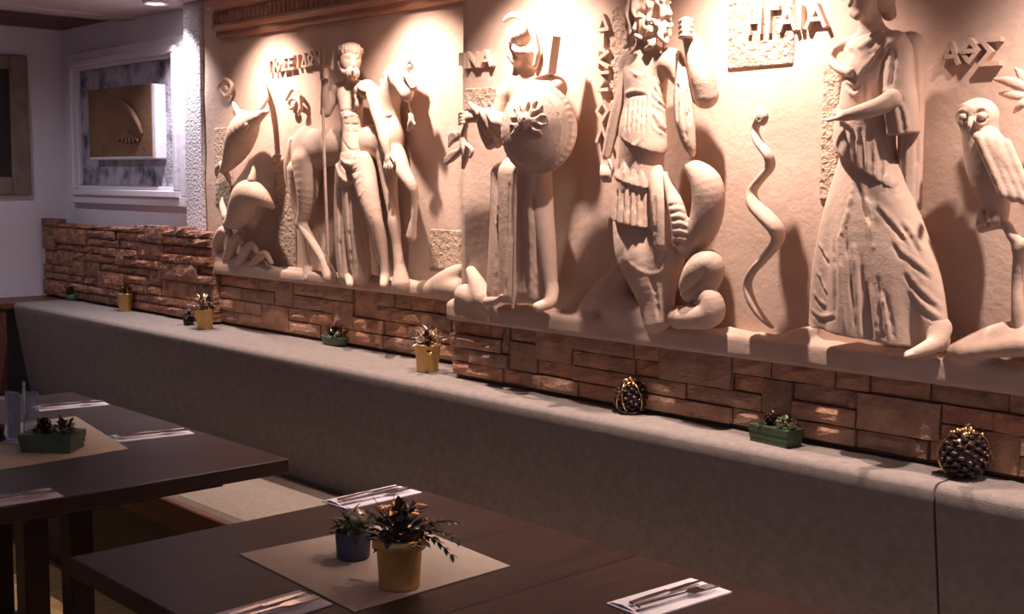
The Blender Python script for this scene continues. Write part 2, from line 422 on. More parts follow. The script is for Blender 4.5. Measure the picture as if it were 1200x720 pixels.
# ================================================================== THE ROOM
WL = -6.13; XR = 1.2; YW = 2.62; YA = 2.56; YB = 2.40; SHELF = 0.917
XA0, XA1 = -4.60, -2.80      # mural section further back
XB0 = -2.78
wall = struct(MB().box(WL - .1, XR, YW, YW + .15, 0, 2.4).build('wall_back', 'plaster'))
wl = struct(MB().box(WL - .12, WL, -1.5, YW + .15, 0, 2.4).build('wall_left', 'plaster'))
struct(MB().box(WL, -1.9, -1.6, -1.5, 0, 2.4).build('wall_front_light_block', 'plaster'))  # unseen wall, added to block ambient light and darken the left side
fl = struct(MB().box(WL - .1, XR + 1.5, -2.5, YW + .15, -.1, 0).build('floor', 'floor'))
for k in range(28):     # floor boards
    x0 = WL + k * .14
    MB().box(x0 + .002, x0 + .138, -.5, 2.2, 0, .006, .0015).build('board', 'floor', fl)
ce = struct(MB().box(-5.42, XR, 1.5, YW + .15, CEIL, CEIL + .1).build('ceiling', 'ceiling'))
ce2 = struct(MB().box(-5.42, XR, -.4, 1.5, CEIL + .02, CEIL + .1).build('ceiling_unseen_dark', 'redwood'))  # unseen ceiling, made dark wood to cut light bounced onto bench and tables
for k in range(13):
    MB().box(-5.42, XR, 1.5 - .145 * (k + 1), 1.5 - .145 * k - .004, CEIL + .004, CEIL + .024, .003).build('plank', 'redwood', ce2)
cw = struct(MB().box(WL - .1, -5.42, -.4, YW + .15, CEIL + .03, CEIL + .13).build('ceiling_wood', 'redwood'))
for k in range(6):
    x0 = WL + k * .118
    MB().box(x0 + .003, x0 + .115, -.4, YW, CEIL + .012, CEIL + .034, .004).build('plank', 'redwood', cw)
tb = struct(MB().box(-5.44, -5.30, -.4, YW, CEIL - .006, CEIL + .02, .003).build('trim_1', 'ceiling'))

def stones(parent, x0, x1, z0, z1, y_face, rows, cell, wr, m, rough, jag=0):
    nx = int((x1 - x0) / cell); rh = (z1 - z0) / rows
    G = np.zeros((nx, rows), dtype=bool)
    for j in range(rows):
        for i in range(nx):
            if G[i, j]: continue
            ww = random.randint(*wr); hh = 2 if (random.random() < .28 and j < rows - 1) else 1
            n = 0
            while n < ww and i + n < nx and not G[i + n, j:j + hh].any(): n += 1
            if nx - (i + n) < 2: n = n + sum(1 for q in range(i + n, nx) if not G[q, j]) if hh == 1 else n
            G[i:i + n, j:j + hh] = True
            xa, xb = x0 + i * cell + .001, x0 + (i + n) * cell - .001
            za, zb = z0 + j * rh + .001, z0 + (j + hh) * rh - .001
            if jag and j + hh == rows: zb += random.uniform(-jag, jag * .3)
            cu, cv = max(3, min(6, n // 2 + 1)), 3
            dep = y_face + random.uniform(-rough, rough)
            V = []; Fc = []
            for v in range(cv + 1):
                for u in range(cu + 1):
                    e = (u in (0, cu)) or (v in (0, cv))
                    jx = random.uniform(-.004, .004) if 0 < u < cu else random.uniform(0, .002) * (1 if u == 0 else -1)
                    jz = random.uniform(-.003, .003) if 0 < v < cv else random.uniform(0, .002) * (1 if v == 0 else -1)
                    V.append((xa + (xb - xa) * u / cu + jx, dep + (.006 if e else random.uniform(-rough, rough) * .45), za + (zb - za) * v / cv + jz))
            nv = len(V)
            ring = [u for u in range(cu + 1)] + [v * (cu + 1) + cu for v in range(1, cv + 1)] + [cv * (cu + 1) + u for u in range(cu - 1, -1, -1)] + [v * (cu + 1) for v in range(cv - 1, 0, -1)]
            for v in range(cv):
                for u in range(cu):
                    a = v * (cu + 1) + u; Fc.append((a, a + 1, a + cu + 2, a + cu + 1))
            for q in ring: V.append((V[q][0], y_face + .05, V[q][2]))
            L = len(ring)
            for q in range(L): Fc.append((ring[q], nv + q, nv + (q + 1) % L, ring[(q + 1) % L]))
            obj('stone', V, Fc, m, parent)

# stone courses above the bench
sA = struct(MB().box(-4.5, XA1, YA - .015, YW, SHELF + .003, 1.13).build('wall_stone_course', 'mortar'))
stones(sA, -4.45, XA1, SHELF + .012, 1.125, 2.525, 4, .03, (3, 8), 'stone', .009)
sB = struct(MB().box(XB0, XR, YB - .02, YW, SHELF + .003, 1.10).build('wall_stone_course', 'mortar'))
stones(sB, XB0, XR - .4, SHELF + .012, 1.095, 2.355, 4, .028, (3, 8), 'stone', .009)
sC = struct(MB().box(WL, -4.47, 2.52, YW, SHELF + .003, 1.28).build('wall_rubble_course', 'mortar'))
stones(sC, WL + .02, -4.43, SHELF + .01, 1.305, 2.485, 10, .03, (3, 12), 'rough_stone', .010, .02)

# mural backing panels, slightly uneven modelled stucco
def uneven(x0, x1, z0, z1, y, seed, m='stucco', nm='wall_mural'):
    nx, nz = int((x1 - x0) / .02), int((z1 - z0) / .02)
    g = np.random.default_rng(seed)
    low = g.normal(size=(nx // 6 + 3, nz // 6 + 3))
    V = []
    for i in range(nx + 1):
        for j in range(nz + 1):
            u, v = i / 6, j / 6; a, b_ = int(u), int(v); fu, fv = u - a, v - b_
            hgt = (low[a, b_] * (1 - fu) + low[a + 1, b_] * fu) * (1 - fv) + (low[a, b_ + 1] * (1 - fu) + low[a + 1, b_ + 1] * fu) * fv
            V.append((x0 + (x1 - x0) * i / nx, y + hgt * .0022, z0 + (z1 - z0) * j / nz))
    Fc = [(i * (nz + 1) + j, (i + 1) * (nz + 1) + j, (i + 1) * (nz + 1) + j + 1, i * (nz + 1) + j + 1) for i in range(nx) for j in range(nz)]
    n0 = len(V)
    for (a, b_) in ((0, 0), (nx, 0), (nx, nz), (0, nz)):
        q = V[a * (nz + 1) + b_]; V.append((q[0], YW, q[2]))
    bot = [i * (nz + 1) for i in range(nx + 1)]; top = [i * (nz + 1) + nz for i in range(nx + 1)]
    lef = list(range(nz + 1)); rig = [nx * (nz + 1) + j for j in range(nz + 1)]
    Fc += [tuple(bot[::-1] + [n0, n0 + 1]), tuple(top + [n0 + 2, n0 + 3]), tuple(lef + [n0 + 3, n0]), tuple(rig[::-1] + [n0 + 1, n0 + 2])]
    return struct(obj(nm, V, Fc, m, None, True))
uneven(XA0, XA1, 1.12, CEIL, YA, 1)
uneven(XB0, XR, 1.09, CEIL, YB, 2)
# pilaster of rough white plaster at the mural's far end
struct(MB().box(-4.745, XA0, YA - .012, YW, .95, CEIL, .006).build('trim_2', 'rough_plaster'))
# patches of stippled stucco with a proud face
def patch(px0, py0, px1, py1, wall, d):
    a, b_ = at_y(px0, py0, wall), at_y(px1, py1, wall)
    MB().box(a[0], b_[0], wall - d, wall + .01, b_[2], a[2], .004).build('stippled_patch', 'rough_stucco', PATCHROOT[wall])
PATCHROOT = {YA: [o for o in COL.objects if o.name.startswith('wall_mural')][0], YB: [o for o in COL.objects if o.name.startswith('wall_mural')][1]}
patch(505, 268, 545, 318, YA, .0065); patch(322, 200, 348, 318, YA, .0065); patch(252, 150, 272, 240, YA, .0065)
patch(856, -40, 930, 76, YB, .0065); patch(545, 104, 588, 128, YB, .0065); patch(966, 75, 982, 235, YB, .0065)
patch(718, 8, 738, 150, YB, .0065)

# cornice of carved wood
def cornice(x0, x1, yw, idx):
    pr = [(0, 2.065), (-.022, 2.065), (-.03, 2.074), (-.03, 2.09), (-.042, 2.096), (-.052, 2.106), (-.052, 2.116), (-.044, 2.12), (-.044, 2.165), (-.058, 2.170), (-.075, 2.182), (-.09, 2.20), (-.09, 2.225), (0, 2.225)]
    o = struct(MB().prism([(yw + a, z) for a, z in pr], x0, x1, lambda u, v, d: (d, u, v)).build('trim_%d' % idx, 'cornice'))
    n = int((x1 - x0) / .03); mb = MB()
    for k in range(n):
        xc = x0 + .015 + k * .03
        V = []; Fc = []
        for i, (t, r) in enumerate(((0, .003), (.25, .011), (.6, .0115), (1, .006))):
            for a in range(6):
                th = math.pi * a / 5
                V.append((xc + r * math.cos(th), yw - .043 - r * math.sin(th), 2.160 - t * .04))
        for i in range(3):
            for a in range(5): Fc.append((i * 6 + a, i * 6 + a + 1, i * 6 + a + 7, i * 6 + a + 6))
        mb.add(V, Fc)
    c = mb.build('carved_band', 'cornice', o, True); c['kind'] = 'stuff'
cornice(-4.44, XA1, YA, 3); cornice(XB0, XR, YB, 4)

# ------------------------------------------------------------------ downlights
for i, (x, y, W_, c) in enumerate(LAMPS):
    names = ['white recessed downlight in the ceiling above the pilaster', 'recessed downlight above the dolphins', 'recessed downlight above the horse head',
             'recessed downlight above the round shield', 'recessed downlight above the winding snake', 'recessed downlight above the owl', 'recessed downlight past the right end of the mural', 'added unseen fill downlight over the left table, brightening the left wall']
    t = thing('ceiling_downlight', names[i], 'downlight', (x, y, CEIL - .004), 'downlights in a row along the mural wall')
    pr = [(.052, .003), (.052, -.004), (.046, -.008), (.036, -.006), (.034, .0)]
    MB().lathe(pr, (x, y, CEIL - .003), 28).build('trim_ring', 'plaster', t, True)
    MB().lathe([(.033, 0), (.033, -.003), (.02, -.006)], (x, y, CEIL - .002), 24).build('bulb', 'glow', t, True)
    ld = bpy.data.lights.new('downlight', 'SPOT'); ld.energy = W_; ld.color = c; ld.spot_size = math.radians((110, 100, 165)[(i > 0) + (i == 7)]); ld.spot_blend = 1.0; ld.shadow_soft_size = .014
    lo = bpy.data.objects.new('light_source', ld); COL.objects.link(lo); lo.parent = t; lo.location = (0, 0, -.02)
    if 0 < i < 7: lo.rotation_euler = (math.radians(14), 0, 0)      # wall washers, tipped towards the mural

# ================================================================== BENCH
segs = [(-5.83, -4.33), (-4.33, -2.74), (-2.74, -1.15), (-1.15, .45)]
bl = ['grey and beige upholstered bench section farthest left, below the rubble stone', 'grey and beige upholstered bench section behind the left table',
      'grey and beige upholstered bench section behind the front gold pot table', 'grey upholstered bench section at the right edge past the dark seam']
for i, (a, b_) in enumerate(segs):
    t = thing('upholstered_bench', bl[i], 'bench', ((a + b_) / 2, 2.1, 0), 'bench sections along the mural wall')
    R_ = .022; pr = [(2.292, .47), (2.225, SHELF - R_ - .02)]
    for k in range(1, 7):
        th = math.pi / 2 * k / 6; pr.append((2.222 + R_ - R_ * math.cos(th), SHELF - R_ + R_ * math.sin(th)))
    pr += [(2.33, SHELF + .001), (2.60 if b_ < -2 else 2.52, SHELF), (2.60 if b_ < -2 else 2.52, .47)]
    g0 = .0006 if i < 3 else .003; g1 = .0006 if i < 2 else .003
    MB().prism(pr, a + g0, b_ - g1, lambda u, v, d: (d, u, v)).build('backrest', 'fabric', t, True).data.set_sharp_from_angle(angle=.6)
    MB().box(a + .002, b_ - .002, 1.872, 2.288, .41, .478, .014).build('seat_cushion', 'cushion', t)
    MB().box(a + .001, b_ - .001, 1.838, 1.868, .38, .470, .004).build('front_rail', 'redwood', t)
    MB().box(a + .001, b_ - .001, 1.89, 2.52, .008, .41).build('riser', 'riser', t)
# timber ledge along the left wall
t = thing('timber_ledge', 'dark timber panelled ledge along the left wall beside the bench', 'ledge', (-5.98, 1.2, 0))
MB().box(WL + .004, -5.835, -.4, 2.62, SHELF - .03, SHELF - .001, .004).build('top_board', 'redwood', t)
for k in range(13):
    y0 = 2.2 - .2 * (k + 1)
    MB().box(WL + .05, -5.85, y0 + .002, y0 + .198, 0, SHELF - .03, .004).build('panel', 'redwood', t)

# ================================================================== TABLES
TZ = .75
def table(x0, x1, y0, y1, label, posts):
    t = thing('dining_table', label, 'table', ((x0 + x1) / 2, (y0 + y1) / 2, 0), 'dark wooden dining tables')
    MB().box(x0, x1, y0, y1, TZ - .04, TZ, .0025).build('table_top', 'table', t)
    MB().box(x0 + .13, x1 - .13, y0 + .13, y1 - .13, TZ - .08, TZ - .04).build('apron', 'table', t)
    for (x, y) in posts:
        MB().box(x - .036, x + .036, y - .036, y + .036, .03, TZ - .09, .004).build('leg', 'table', t)
    xs = [p[0] for p in posts]; ys = [p[1] for p in posts]
    MB().box(min(xs) - .16, max(xs) + .16, min(ys) - .2, max(ys) + .12, .007, .035, .005).build('base', 'table', t)
table(-2.335, -1.592, .985, 1.85, 'dark wooden table in front holding the mat with the gold pot', [(-1.96, 1.34), (-1.96, 1.49)])
table(-1.588, -.845, .985, 1.85, 'dark wooden table pushed against the right side of the gold pot table', [(-1.22, 1.34), (-1.22, 1.49)])
table(-4.20, -2.795, 1.0, 1.795, 'long dark wooden table at the left edge with the menu stand', [(-3.5, 1.365), (-3.5, 1.5), (-3.95, 1.43)])

def placemat(cor, label):
    o = MB().prism([(c[0], c[1]) for c in cor], TZ + .0005, TZ + .0025, lambda u, v, d: (u, v, d)).build('place_mat', 'mat')
    tag(o, label, 'place mat', 'beige place mats')
placemat([(-2.125, 1.245), (-1.70, 1.222), (-1.705, 1.60), (-2.10, 1.635)], 'beige cloth mat under the gold pot on the front table')
placemat([(-3.76, 1.12), (-3.165, 1.15), (-3.185, 1.52), (-3.74, 1.61)], 'beige cloth mat under the menu stand on the left table')

# napkins with cutlery
def xf(c, ang):
    ca, sa = math.cos(ang), math.sin(ang)
    return lambda u, v, d: (c[0] + ca * u - sa * v, c[1] + sa * u + ca * v, c[2] + d)
def setting(cx, cy, ang, where, L=.225, W_=.10):
    f = xf((cx, cy, TZ), ang)
    t = thing('napkin', 'folded white paper napkin ' + where, 'napkin', (cx, cy, TZ), 'white folded napkins')
    rect = lambda a, b_, c_, d_: [(a, c_), (b_, c_), (b_, d_), (a, d_)]
    MB().prism(rect(-W_ / 2, W_ / 2, -L / 2, L / 2), .0005, .0035, f).build('lower_fold', 'napkin', t)
    # pocket flap, slightly crumpled
    V = []; nu, nv = 8, 14
    for i in range(nu + 1):
        for j in range(nv + 1):
            u = -W_ / 2 + .003 + (W_ * .62) * i / nu; v = -L / 2 + .004 + (L - .03) * j / nv
            V.append(f(u, v, .0036 + .0045 * math.sin(math.pi * i / nu) + random.uniform(0, .0016)))
    Fc = [(i * (nv + 1) + j, (i + 1) * (nv + 1) + j, (i + 1) * (nv + 1) + j + 1, i * (nv + 1) + j + 1) for i in range(nu) for j in range(nv)]
    obj('upper_fold', V, Fc, 'napkin', t, True)
    zc = .0105
    g = lambda du, da: (lambda u, v, d: f(du + u * math.cos(da) - v * math.sin(da), u * math.sin(da) + v * math.cos(da), d))
    kf = g(-.006, .05)
    k = thing('table_knife', 'steel table knife on the napkin ' + where, 'knife', (cx, cy, TZ + zc), 'table knives')
    MB().prism([(-.005, -.10), (.005, -.10), (.0065, -.05), (.005, .0), (-.005, .0), (-.0065, -.05)], zc, zc + .005, kf).build('handle', 'steel', k)
    MB().prism([(-.006, .0), (.006, .0), (.008, .05), (.006, .085), (0, .10), (-.005, .06)], zc + .0015, zc + .003, kf).build('blade', 'steel', k)
    ff = g(.020, -.04)
    k = thing('table_fork', 'steel table fork on the napkin ' + where, 'fork', (cx, cy, TZ + zc), 'table forks')
    MB().prism([(-.006, -.10), (.006, -.10), (.0045, -.04), (.003, .02), (-.003, .02), (-.0045, -.04)], zc, zc + .004, ff).build('handle', 'steel', k)
    MB().prism([(-.003, .02), (.003, .02), (.011, .036), (.011, .058), (-.011, .058), (-.011, .036)], zc + .001, zc + .004, ff).build('head', 'steel', k)
    for q in range(4):
        u0 = -.011 + q * .0062
        MB().prism([(u0, .058), (u0 + .0035, .058), (u0 + .0028, .10), (u0 + .0007, .10)], zc + .001, zc + .0035, ff).build('tine', 'steel', k)
setting(-2.31, 1.715, .04, 'behind the gold pot')
setting(-1.80, 1.10, .05, 'in front of the gold pot mat')
setting(-1.375, 1.69, -.06, 'on the right front table')
setting(-3.315, 1.655, -.15, 'between left mat and bench')
setting(-2.855, 1.06, -.06, 'at the near left table corner')
setting(-3.925, 1.675, -.15, 'behind the menu stand')

# ================================================================== PLANTERS
def leaf_mesh(name, L, W_, curl, m):
    V = []; n = 5
    for i in range(n):
        t = i / (n - 1); wd = W_ * math.sin(math.pi * min(max(t, .04), .985)) ** .8 / 2; z = curl * L * t * t
        V += [(-wd, L * t, z + wd * .35), (0, L * t, z), (wd, L * t, z + wd * .35)]
    Fc = []
    for i in range(n - 1):
        for k in (0, 1): Fc.append((i * 3 + k, i * 3 + k + 1, i * 3 + k + 4, i * 3 + k + 3))
    me = mesh_from(name, V, Fc, True); me.materials.append(M[m]); return me
LEAF = {k: leaf_mesh('leaf_' + k, 1, .55, -.3, k) for k in ('goldfoil', 'silverleaf', 'darkleaf', 'greenleaf')}
LEAF['ribbon'] = leaf_mesh('ribbon', 1, .7, -.9, 'goldfoil')
def ico(name, m, n=8):
    V = []; Fc = []
    for i in range(1, n // 2):
        for k in range(n):
            th, ph = math.pi * i / (n // 2), 2 * math.pi * k / n
            V.append((math.sin(th) * math.cos(ph), math.sin(th) * math.sin(ph), math.cos(th)))
    V += [(0, 0, 1), (0, 0, -1)]; r = n // 2 - 1
    for i in range(r - 1):
        for k in range(n): Fc.append((i * n + k, (i + 1) * n + k, (i + 1) * n + (k + 1) % n, i * n + (k + 1) % n))
    for k in range(n):
        Fc.append((k, (k + 1) % n, r * n)); Fc.append(((r - 1) * n + k, r * n + 1, (r - 1) * n + (k + 1) % n))
    me = mesh_from(name, V, Fc, True); me.materials.append(M[m]); return me
BALL = {k: ico('berry_' + k, k) for k in ('goldfoil', 'darkleaf', 'cone', 'ball', 'greenleaf')}
def foliage(t, c, rad, n, kinds, size, up=.55, seed=0, twigs=0):
    r = random.Random(seed); base = wpos(t); c = np.array(c, float)
    for k in range(n):
        az = r.uniform(0, 2 * math.pi); el = math.asin(min(1, max(-.35, r.gauss(up, .38))))
        d = np.array([math.cos(az) * math.cos(el), math.sin(az) * math.cos(el), math.sin(el)])
        rr = rad * r.uniform(.25, .8); p = c + d * rr * np.array([1, 1, .9])
        kind = r.choice(kinds)
        s = size * r.uniform(.65, 1.25)
        q = Vector((d + np.array([r.uniform(-.5, .5), r.uniform(-.5, .5), r.uniform(-.2, .5)])).tolist()).to_track_quat('Y', 'Z')
        inst('leaf' if kind != 'ribbon' else 'ribbon_loop', LEAF[kind], t, Matrix.Translation((p - base).tolist()) @ q.to_matrix().to_4x4() @ Matrix.Diagonal((s, s, s, 1)))
    for k in range(twigs):
        az = r.uniform(0, 2 * math.pi); el = r.uniform(.2, 1.2)
        d = np.array([math.cos(az) * math.cos(el), math.sin(az) * math.cos(el), math.sin(el)])
        e = c + d * rad * r.uniform(.9, 1.25)
        MB().tube([c, (c + e) / 2 + np.array([0, 0, .004]), e + np.array([0, 0, -.004])], [.0012, .001, .0006], 5).build('twig', 'twig', t)
def berries(t, c, rad, n, kind, s, seed):
    r = random.Random(seed); base = wpos(t)
    for k in range(n):
        az = r.uniform(0, 2 * math.pi); el = r.uniform(.0, 1.3); q = rad * r.uniform(.4, 1)
        p = np.array(c) + q * np.array([math.cos(az) * math.cos(el), math.sin(az) * math.cos(el), math.sin(el)])
        ss = s * r.uniform(.8, 1.2)
        inst('berry', BALL[kind], t, Matrix.Translation((p - base).tolist()) @ Matrix.Diagonal((ss, ss, ss, 1)))
def goldpot(p, rb, rt, h, label, seed, n, kinds, size, frad, rim=False, twigs=5):
    t = thing('flower_pot', label, 'flower pot', p, 'gold flower pots')
    if rim: pr = [(rb * .96, 0), (rb, .004), (rt * .94, h * .74), (rt * 1.0, h * .76), (rt * 1.11, h * .785), (rt * 1.13, h * .98), (rt * 1.09, h), (rt * .96, h), (rt * .93, h * .9)]
    else: pr = [(rb * .95, 0), (rb, .004), (rt * .98, h * .90), (rt * 1.03, h * .92), (rt * 1.03, h), (rt * .94, h), (rt * .92, h * .9)]
    MB().lathe(pr, p, 32).build('pot', 'gold', t, True)
    MB().lathe([(rt * .92, h * .86), (rt * .8, h * .93), (rt * .3, h * .97)], p, 16).build('moss', 'soil', t, True)
    foliage(t, (p[0], p[1], p[2] + h * .95), frad, n, kinds, size, .6, seed, twigs)
    berries(t, (p[0], p[1], p[2] + h * .95), frad * .85, 16, 'goldfoil', size * .2, seed + 1)
    berries(t, (p[0], p[1], p[2] + h * .95), frad * .5, 10, 'darkleaf', size * .3, seed + 2)
    return t
S3 = SHELF
def on_shelf(px, py): return at_z(px, py, SHELF)
p = on_shelf(147, 365); goldpot((p[0], p[1], S3), .027, .035, .082, 'small gold pot before the rubble stone at far left', 11, 50, ['goldfoil', 'darkleaf', 'darkleaf'], .026, .058)
p = on_shelf(240, 386); goldpot((p[0], p[1], S3), .030, .037, .082, 'gold pot with bronze twigs where rubble meets smooth stone', 12, 60, ['goldfoil', 'silverleaf', 'darkleaf', 'darkleaf'], .026, .07)
p = on_shelf(501, 436); goldpot((p[0], p[1], S3), .032, .041, .088, 'gold pot with pale gold leaves below the mural step', 13, 70, ['goldfoil', 'silverleaf', 'silverleaf', 'darkleaf', 'darkleaf'], .024, .066)
p = at_z(468, 689, TZ); goldpot((p[0], p[1] + .0, TZ + .003), .038, .045, .096, 'large gold pot with bronze ribbon bow on the front table', 14, 130, ['darkleaf', 'darkleaf', 'darkleaf', 'darkleaf', 'darkleaf', 'greenleaf'], .026, .084, True, 14)
GP = [o for o in COL.objects if o.get('label', '').startswith('large gold pot')][0]; gb = np.array(GP.location)
rq = random.Random(77)
for k in range(16):
    az = rq.uniform(0, 6.28); d = np.array([math.cos(az) * .6, math.sin(az) * .6, rq.uniform(.4, 1.0)])
    c_ = gb + np.array([.012, -.004, .135]) + d * rq.uniform(.004, .03) * np.array([1.3, 1, .7])
    inst('ribbon_loop', LEAF['ribbon'], GP, Matrix.Translation((c_ - gb).tolist()) @ Vector(d.tolist()).to_track_quat('Y', 'Z').to_matrix().to_4x4() @ Matrix.Diagonal((.024, .024, .024, 1)))
for j, e in enumerate(((.095, .055, .10), (.085, .075, .125), (.10, .04, .075))):
    e = np.array(e); st = np.array([.02, .015, .10]); pts = [gb + st + (e - st) * q + np.array([0, 0, .012 * math.sin(math.pi * q)]) for q in np.linspace(0, 1, 7)]
    MB().tube(pts, [.0013] * 6 + [.0006], 5).build('sprig', 'twig', GP)
    for q in range(1, 7):
        for sg in (-1, 1):
            d = (pts[q] - pts[q - 1]) / np.linalg.norm(pts[q] - pts[q - 1]) + sg * np.array([-.5, .6, .3])
            inst('leaf', LEAF['darkleaf' if q % 3 else 'greenleaf'], GP, Matrix.Translation((pts[q] - gb).tolist()) @ Vector(d.tolist()).to_track_quat('Y', 'Z').to_matrix().to_4x4() @ Matrix.Diagonal((.016, .016, .016, 1)))

# dark blue pot with greenery on the front table
p = at_z(414, 655, TZ); c0 = (p[0], p[1], TZ + .003)
t = thing('flower_pot', 'small dark blue pot with green sprigs beside the large gold pot', 'flower pot', c0)
MB().lathe([(.031, 0), (.033, .003), (.036, .055), (.034, .056), (.033, .05)], c0, 28).build('pot', 'bluepot', t, True)
MB().lathe([(.033, .048), (.028, .054), (.01, .056)], c0, 16).build('moss', 'soil', t, True)
foliage(t, (c0[0], c0[1], c0[2] + .058), .045, 80, ['greenleaf', 'greenleaf', 'darkleaf'], .021, .3, 21, 5)
MB().lathe([(.006, 0), (.019, .008), (.022, .018), (.016, .028), (.004, .032)], (c0[0] + .003, c0[1] + .006, c0[2] + .066), 16).build('bauble', 'ball', t, True)
# small dark pot beside the second gold pot
p = on_shelf(221, 381); c0 = (p[0], p[1], S3)
t = thing('flower_pot', 'tiny black pot with dark sprigs tucked beside a gold pot', 'flower pot', c0)
MB().lathe([(.018, 0), (.02, .003), (.023, .035), (.021, .035), (.02, .03)], c0, 20).build('pot', 'black', t, True)
foliage(t, (c0[0], c0[1], c0[2] + .035), .034, 22, ['darkleaf'], .028, .5, 22, 2)
# dark low plant at the far left corner
p = on_shelf(88, 352); c0 = (p[0], p[1], S3)
t = thing('table_plant', 'low dark green posy in the far left corner of the ledge', 'plant', c0)
MB().lathe([(.035, 0), (.042, .004), (.046, .028), (.04, .03), (.03, .03)], c0, 20).build('bowl', 'greenpot', t, True)
foliage(t, (c0[0], c0[1], c0[2] + .03), .05, 34, ['greenleaf', 'darkleaf'], .04, .4, 23, 2)
berries(t, (c0[0], c0[1], c0[2] + .04), .03, 3, 'goldfoil', .008, 24)

# green planters
def trough(p, ang, L, W_, H, label, boat, seed):
    t = thing('planter', label, 'planter', p, 'green trough planters')
    f = xf(p, ang)
    if boat:
        n = 20; mb = MB(); V = []; Fc = []
        rings = [(.72, .0), (.9, .006), (1, H * .75), (1.02, H), (.9, H), (.84, H * .8)]
        for s_, z in rings:
            for k in range(n):
                a = 2 * math.pi * k / n; ca, sa = math.cos(a), math.sin(a)
                V.append(f(L / 2 * s_ * ca, W_ / 2 * s_ * np.sign(sa) * abs(sa) ** .8, z))
        for i in range(len(rings) - 1):
            for k in range(n): Fc.append((i * n + k, i * n + (k + 1) % n, (i + 1) * n + (k + 1) % n, (i + 1) * n + k))
        Fc.append(tuple(range(n))[::-1]); Fc.append(tuple((len(rings) - 1) * n + k for k in range(n)))
        mb.add(V, Fc).build('trough', 'greenpot', t, True)
    else:
        mb = MB(); a, b_ = L / 2, W_ / 2
        q = lambda s_: [(-a * s_, -b_ * s_), (a * s_, -b_ * s_), (a * s_, b_ * s_), (-a * s_, b_ * s_)]
        mb.prism(q(.93), 0, H * .3, f); mb.prism(q(.965), H * .3, H * .62, f); mb.prism(q(1.0), H * .62, H, f)
        mb.build('trough', 'greenpot', t)
    r = random.Random(seed)
    nf = 26 if L < .14 else 60
    foliage(t, f(L * .20, 0, H), L * .26, nf, ['greenleaf', 'greenleaf', 'darkleaf'], L * .17, .4, seed, 0)
    foliage(t, f(-L * .18, 0, H), L * .22, nf // 2, ['darkleaf', 'goldfoil', 'darkleaf', 'greenleaf'], L * .15, .6, seed + 1, 2)
    inst('bauble', BALL['ball'], t, Matrix.Translation((np.array(f(L * .2, -W_ * .2, H + L * .07)) - np.array(p)).tolist()) @ Matrix.Diagonal((L * .075, L * .075, L * .075, 1)))
    # pine cone: scales in rings
    bc = np.array(f(-L * .15, 0, H + L * .10))
    mb = MB()
    for i in range(5):
        rr = L * .13 * math.sin(math.pi * (i + .8) / 6); z = -L * .1 + L * .05 * i
        for k in range(7):
            a = 2 * math.pi * (k + .5 * (i % 2)) / 7
            o1 = bc + np.array([rr * .5 * math.cos(a), rr * .5 * math.sin(a), z]); o2 = bc + np.array([rr * math.cos(a), rr * math.sin(a), z + L * .035])
            mb.tube([o1, o2], [L * .02, L * .032], 5)
    mb.build('pine_cone', 'cone', t)
    return t
p = on_shelf(393, 405); trough((p[0], p[1], S3), .06, .135, .06, .034, 'boat shaped green planter at mid shelf under Poseidon panel'.replace('Poseidon', 'the horse'), True, 31)
p = on_shelf(904, 521); trough((p[0], p[1] + .015, S3), -.12, .115, .055, .040, 'rectangular green planter with pine cone below the winding snake', False, 32)
p = at_z(62, 528, TZ); trough((p[0], p[1], TZ + .003), .75, .15, .10, .05, 'green planter with leaves beside the menu stand', False, 33)

# dark cone balls with golden wire
def coneball(p, R_, label, seed, cap):
    t = thing('decorative_ball', label, 'decoration', p, 'dark scaled balls with gold wire')
    c = np.array([p[0], p[1], p[2] + R_ * .93]); base = np.array(p)
    inst('core', BALL['cone'], t, Matrix.Translation((c - base).tolist()) @ Matrix.Diagonal((R_ * .86, R_ * .86, R_ * .86, 1)))
    r = random.Random(seed); N = 90; ga = math.pi * (3 - 5 ** .5)
    for k in range(N):
        z = 1 - 2 * (k + .5) / N; q = math.sqrt(1 - z * z); a = ga * k
        d = np.array([q * math.cos(a), q * math.sin(a), z])
        if c[2] + d[2] * R_ < p[2] + .006: continue
        rot = Vector(d.tolist()).to_track_quat('Z', 'Y').to_matrix().to_4x4()
        inst('scale', BALL['cone'], t, Matrix.Translation((c - base + d * R_ * .84).tolist()) @ rot @ Matrix.Diagonal((R_ * .17, R_ * .11, R_ * .15, 1)))
    for k in range(6):
        n = np.array([r.uniform(-1, 1), r.uniform(-1, 1), r.uniform(-.35, .35)]); n /= np.linalg.norm(n)
        u = np.cross(n, [0, 0, 1.0]); u /= np.linalg.norm(u); v = np.cross(n, u)
        pts = [c + R_ * 1.0 * (math.cos(a) * u + math.sin(a) * v) for a in np.linspace(.35 * math.pi + math.pi, 2.65 * math.pi, 20) ]
        pts = [q for q in pts if q[2] > p[2] + .004]
        if len(pts) > 3: MB().tube(pts, .0016, 5).build('wire', 'goldfoil', t, True)
    for k in range(cap):
        a = r.uniform(0, 2 * math.pi); e = r.uniform(.1, .75)
        d = np.array([math.sin(e) * math.cos(a), math.sin(e) * math.sin(a), math.cos(e)])
        s_ = R_ * r.uniform(.09, .14)
        inst('bead', BALL['goldfoil'], t, Matrix.Translation((c - base + d * R_ * 1.0).tolist()) @ Matrix.Diagonal((s_, s_, s_, 1)))
    MB().tube([c + np.array([0, 0, R_ * .9]), c + np.array([.003, 0, R_ * 1.15]), c + np.array([.008, .002, R_ * 1.22])], [.004, .004, .002], 6).build('stalk', 'twig', t, True)
p = on_shelf(732, 486); coneball((p[0], p[1] + .025, S3), .046, 'dark scaled ball with gold wire below the serpent legged figure', 41, 12)
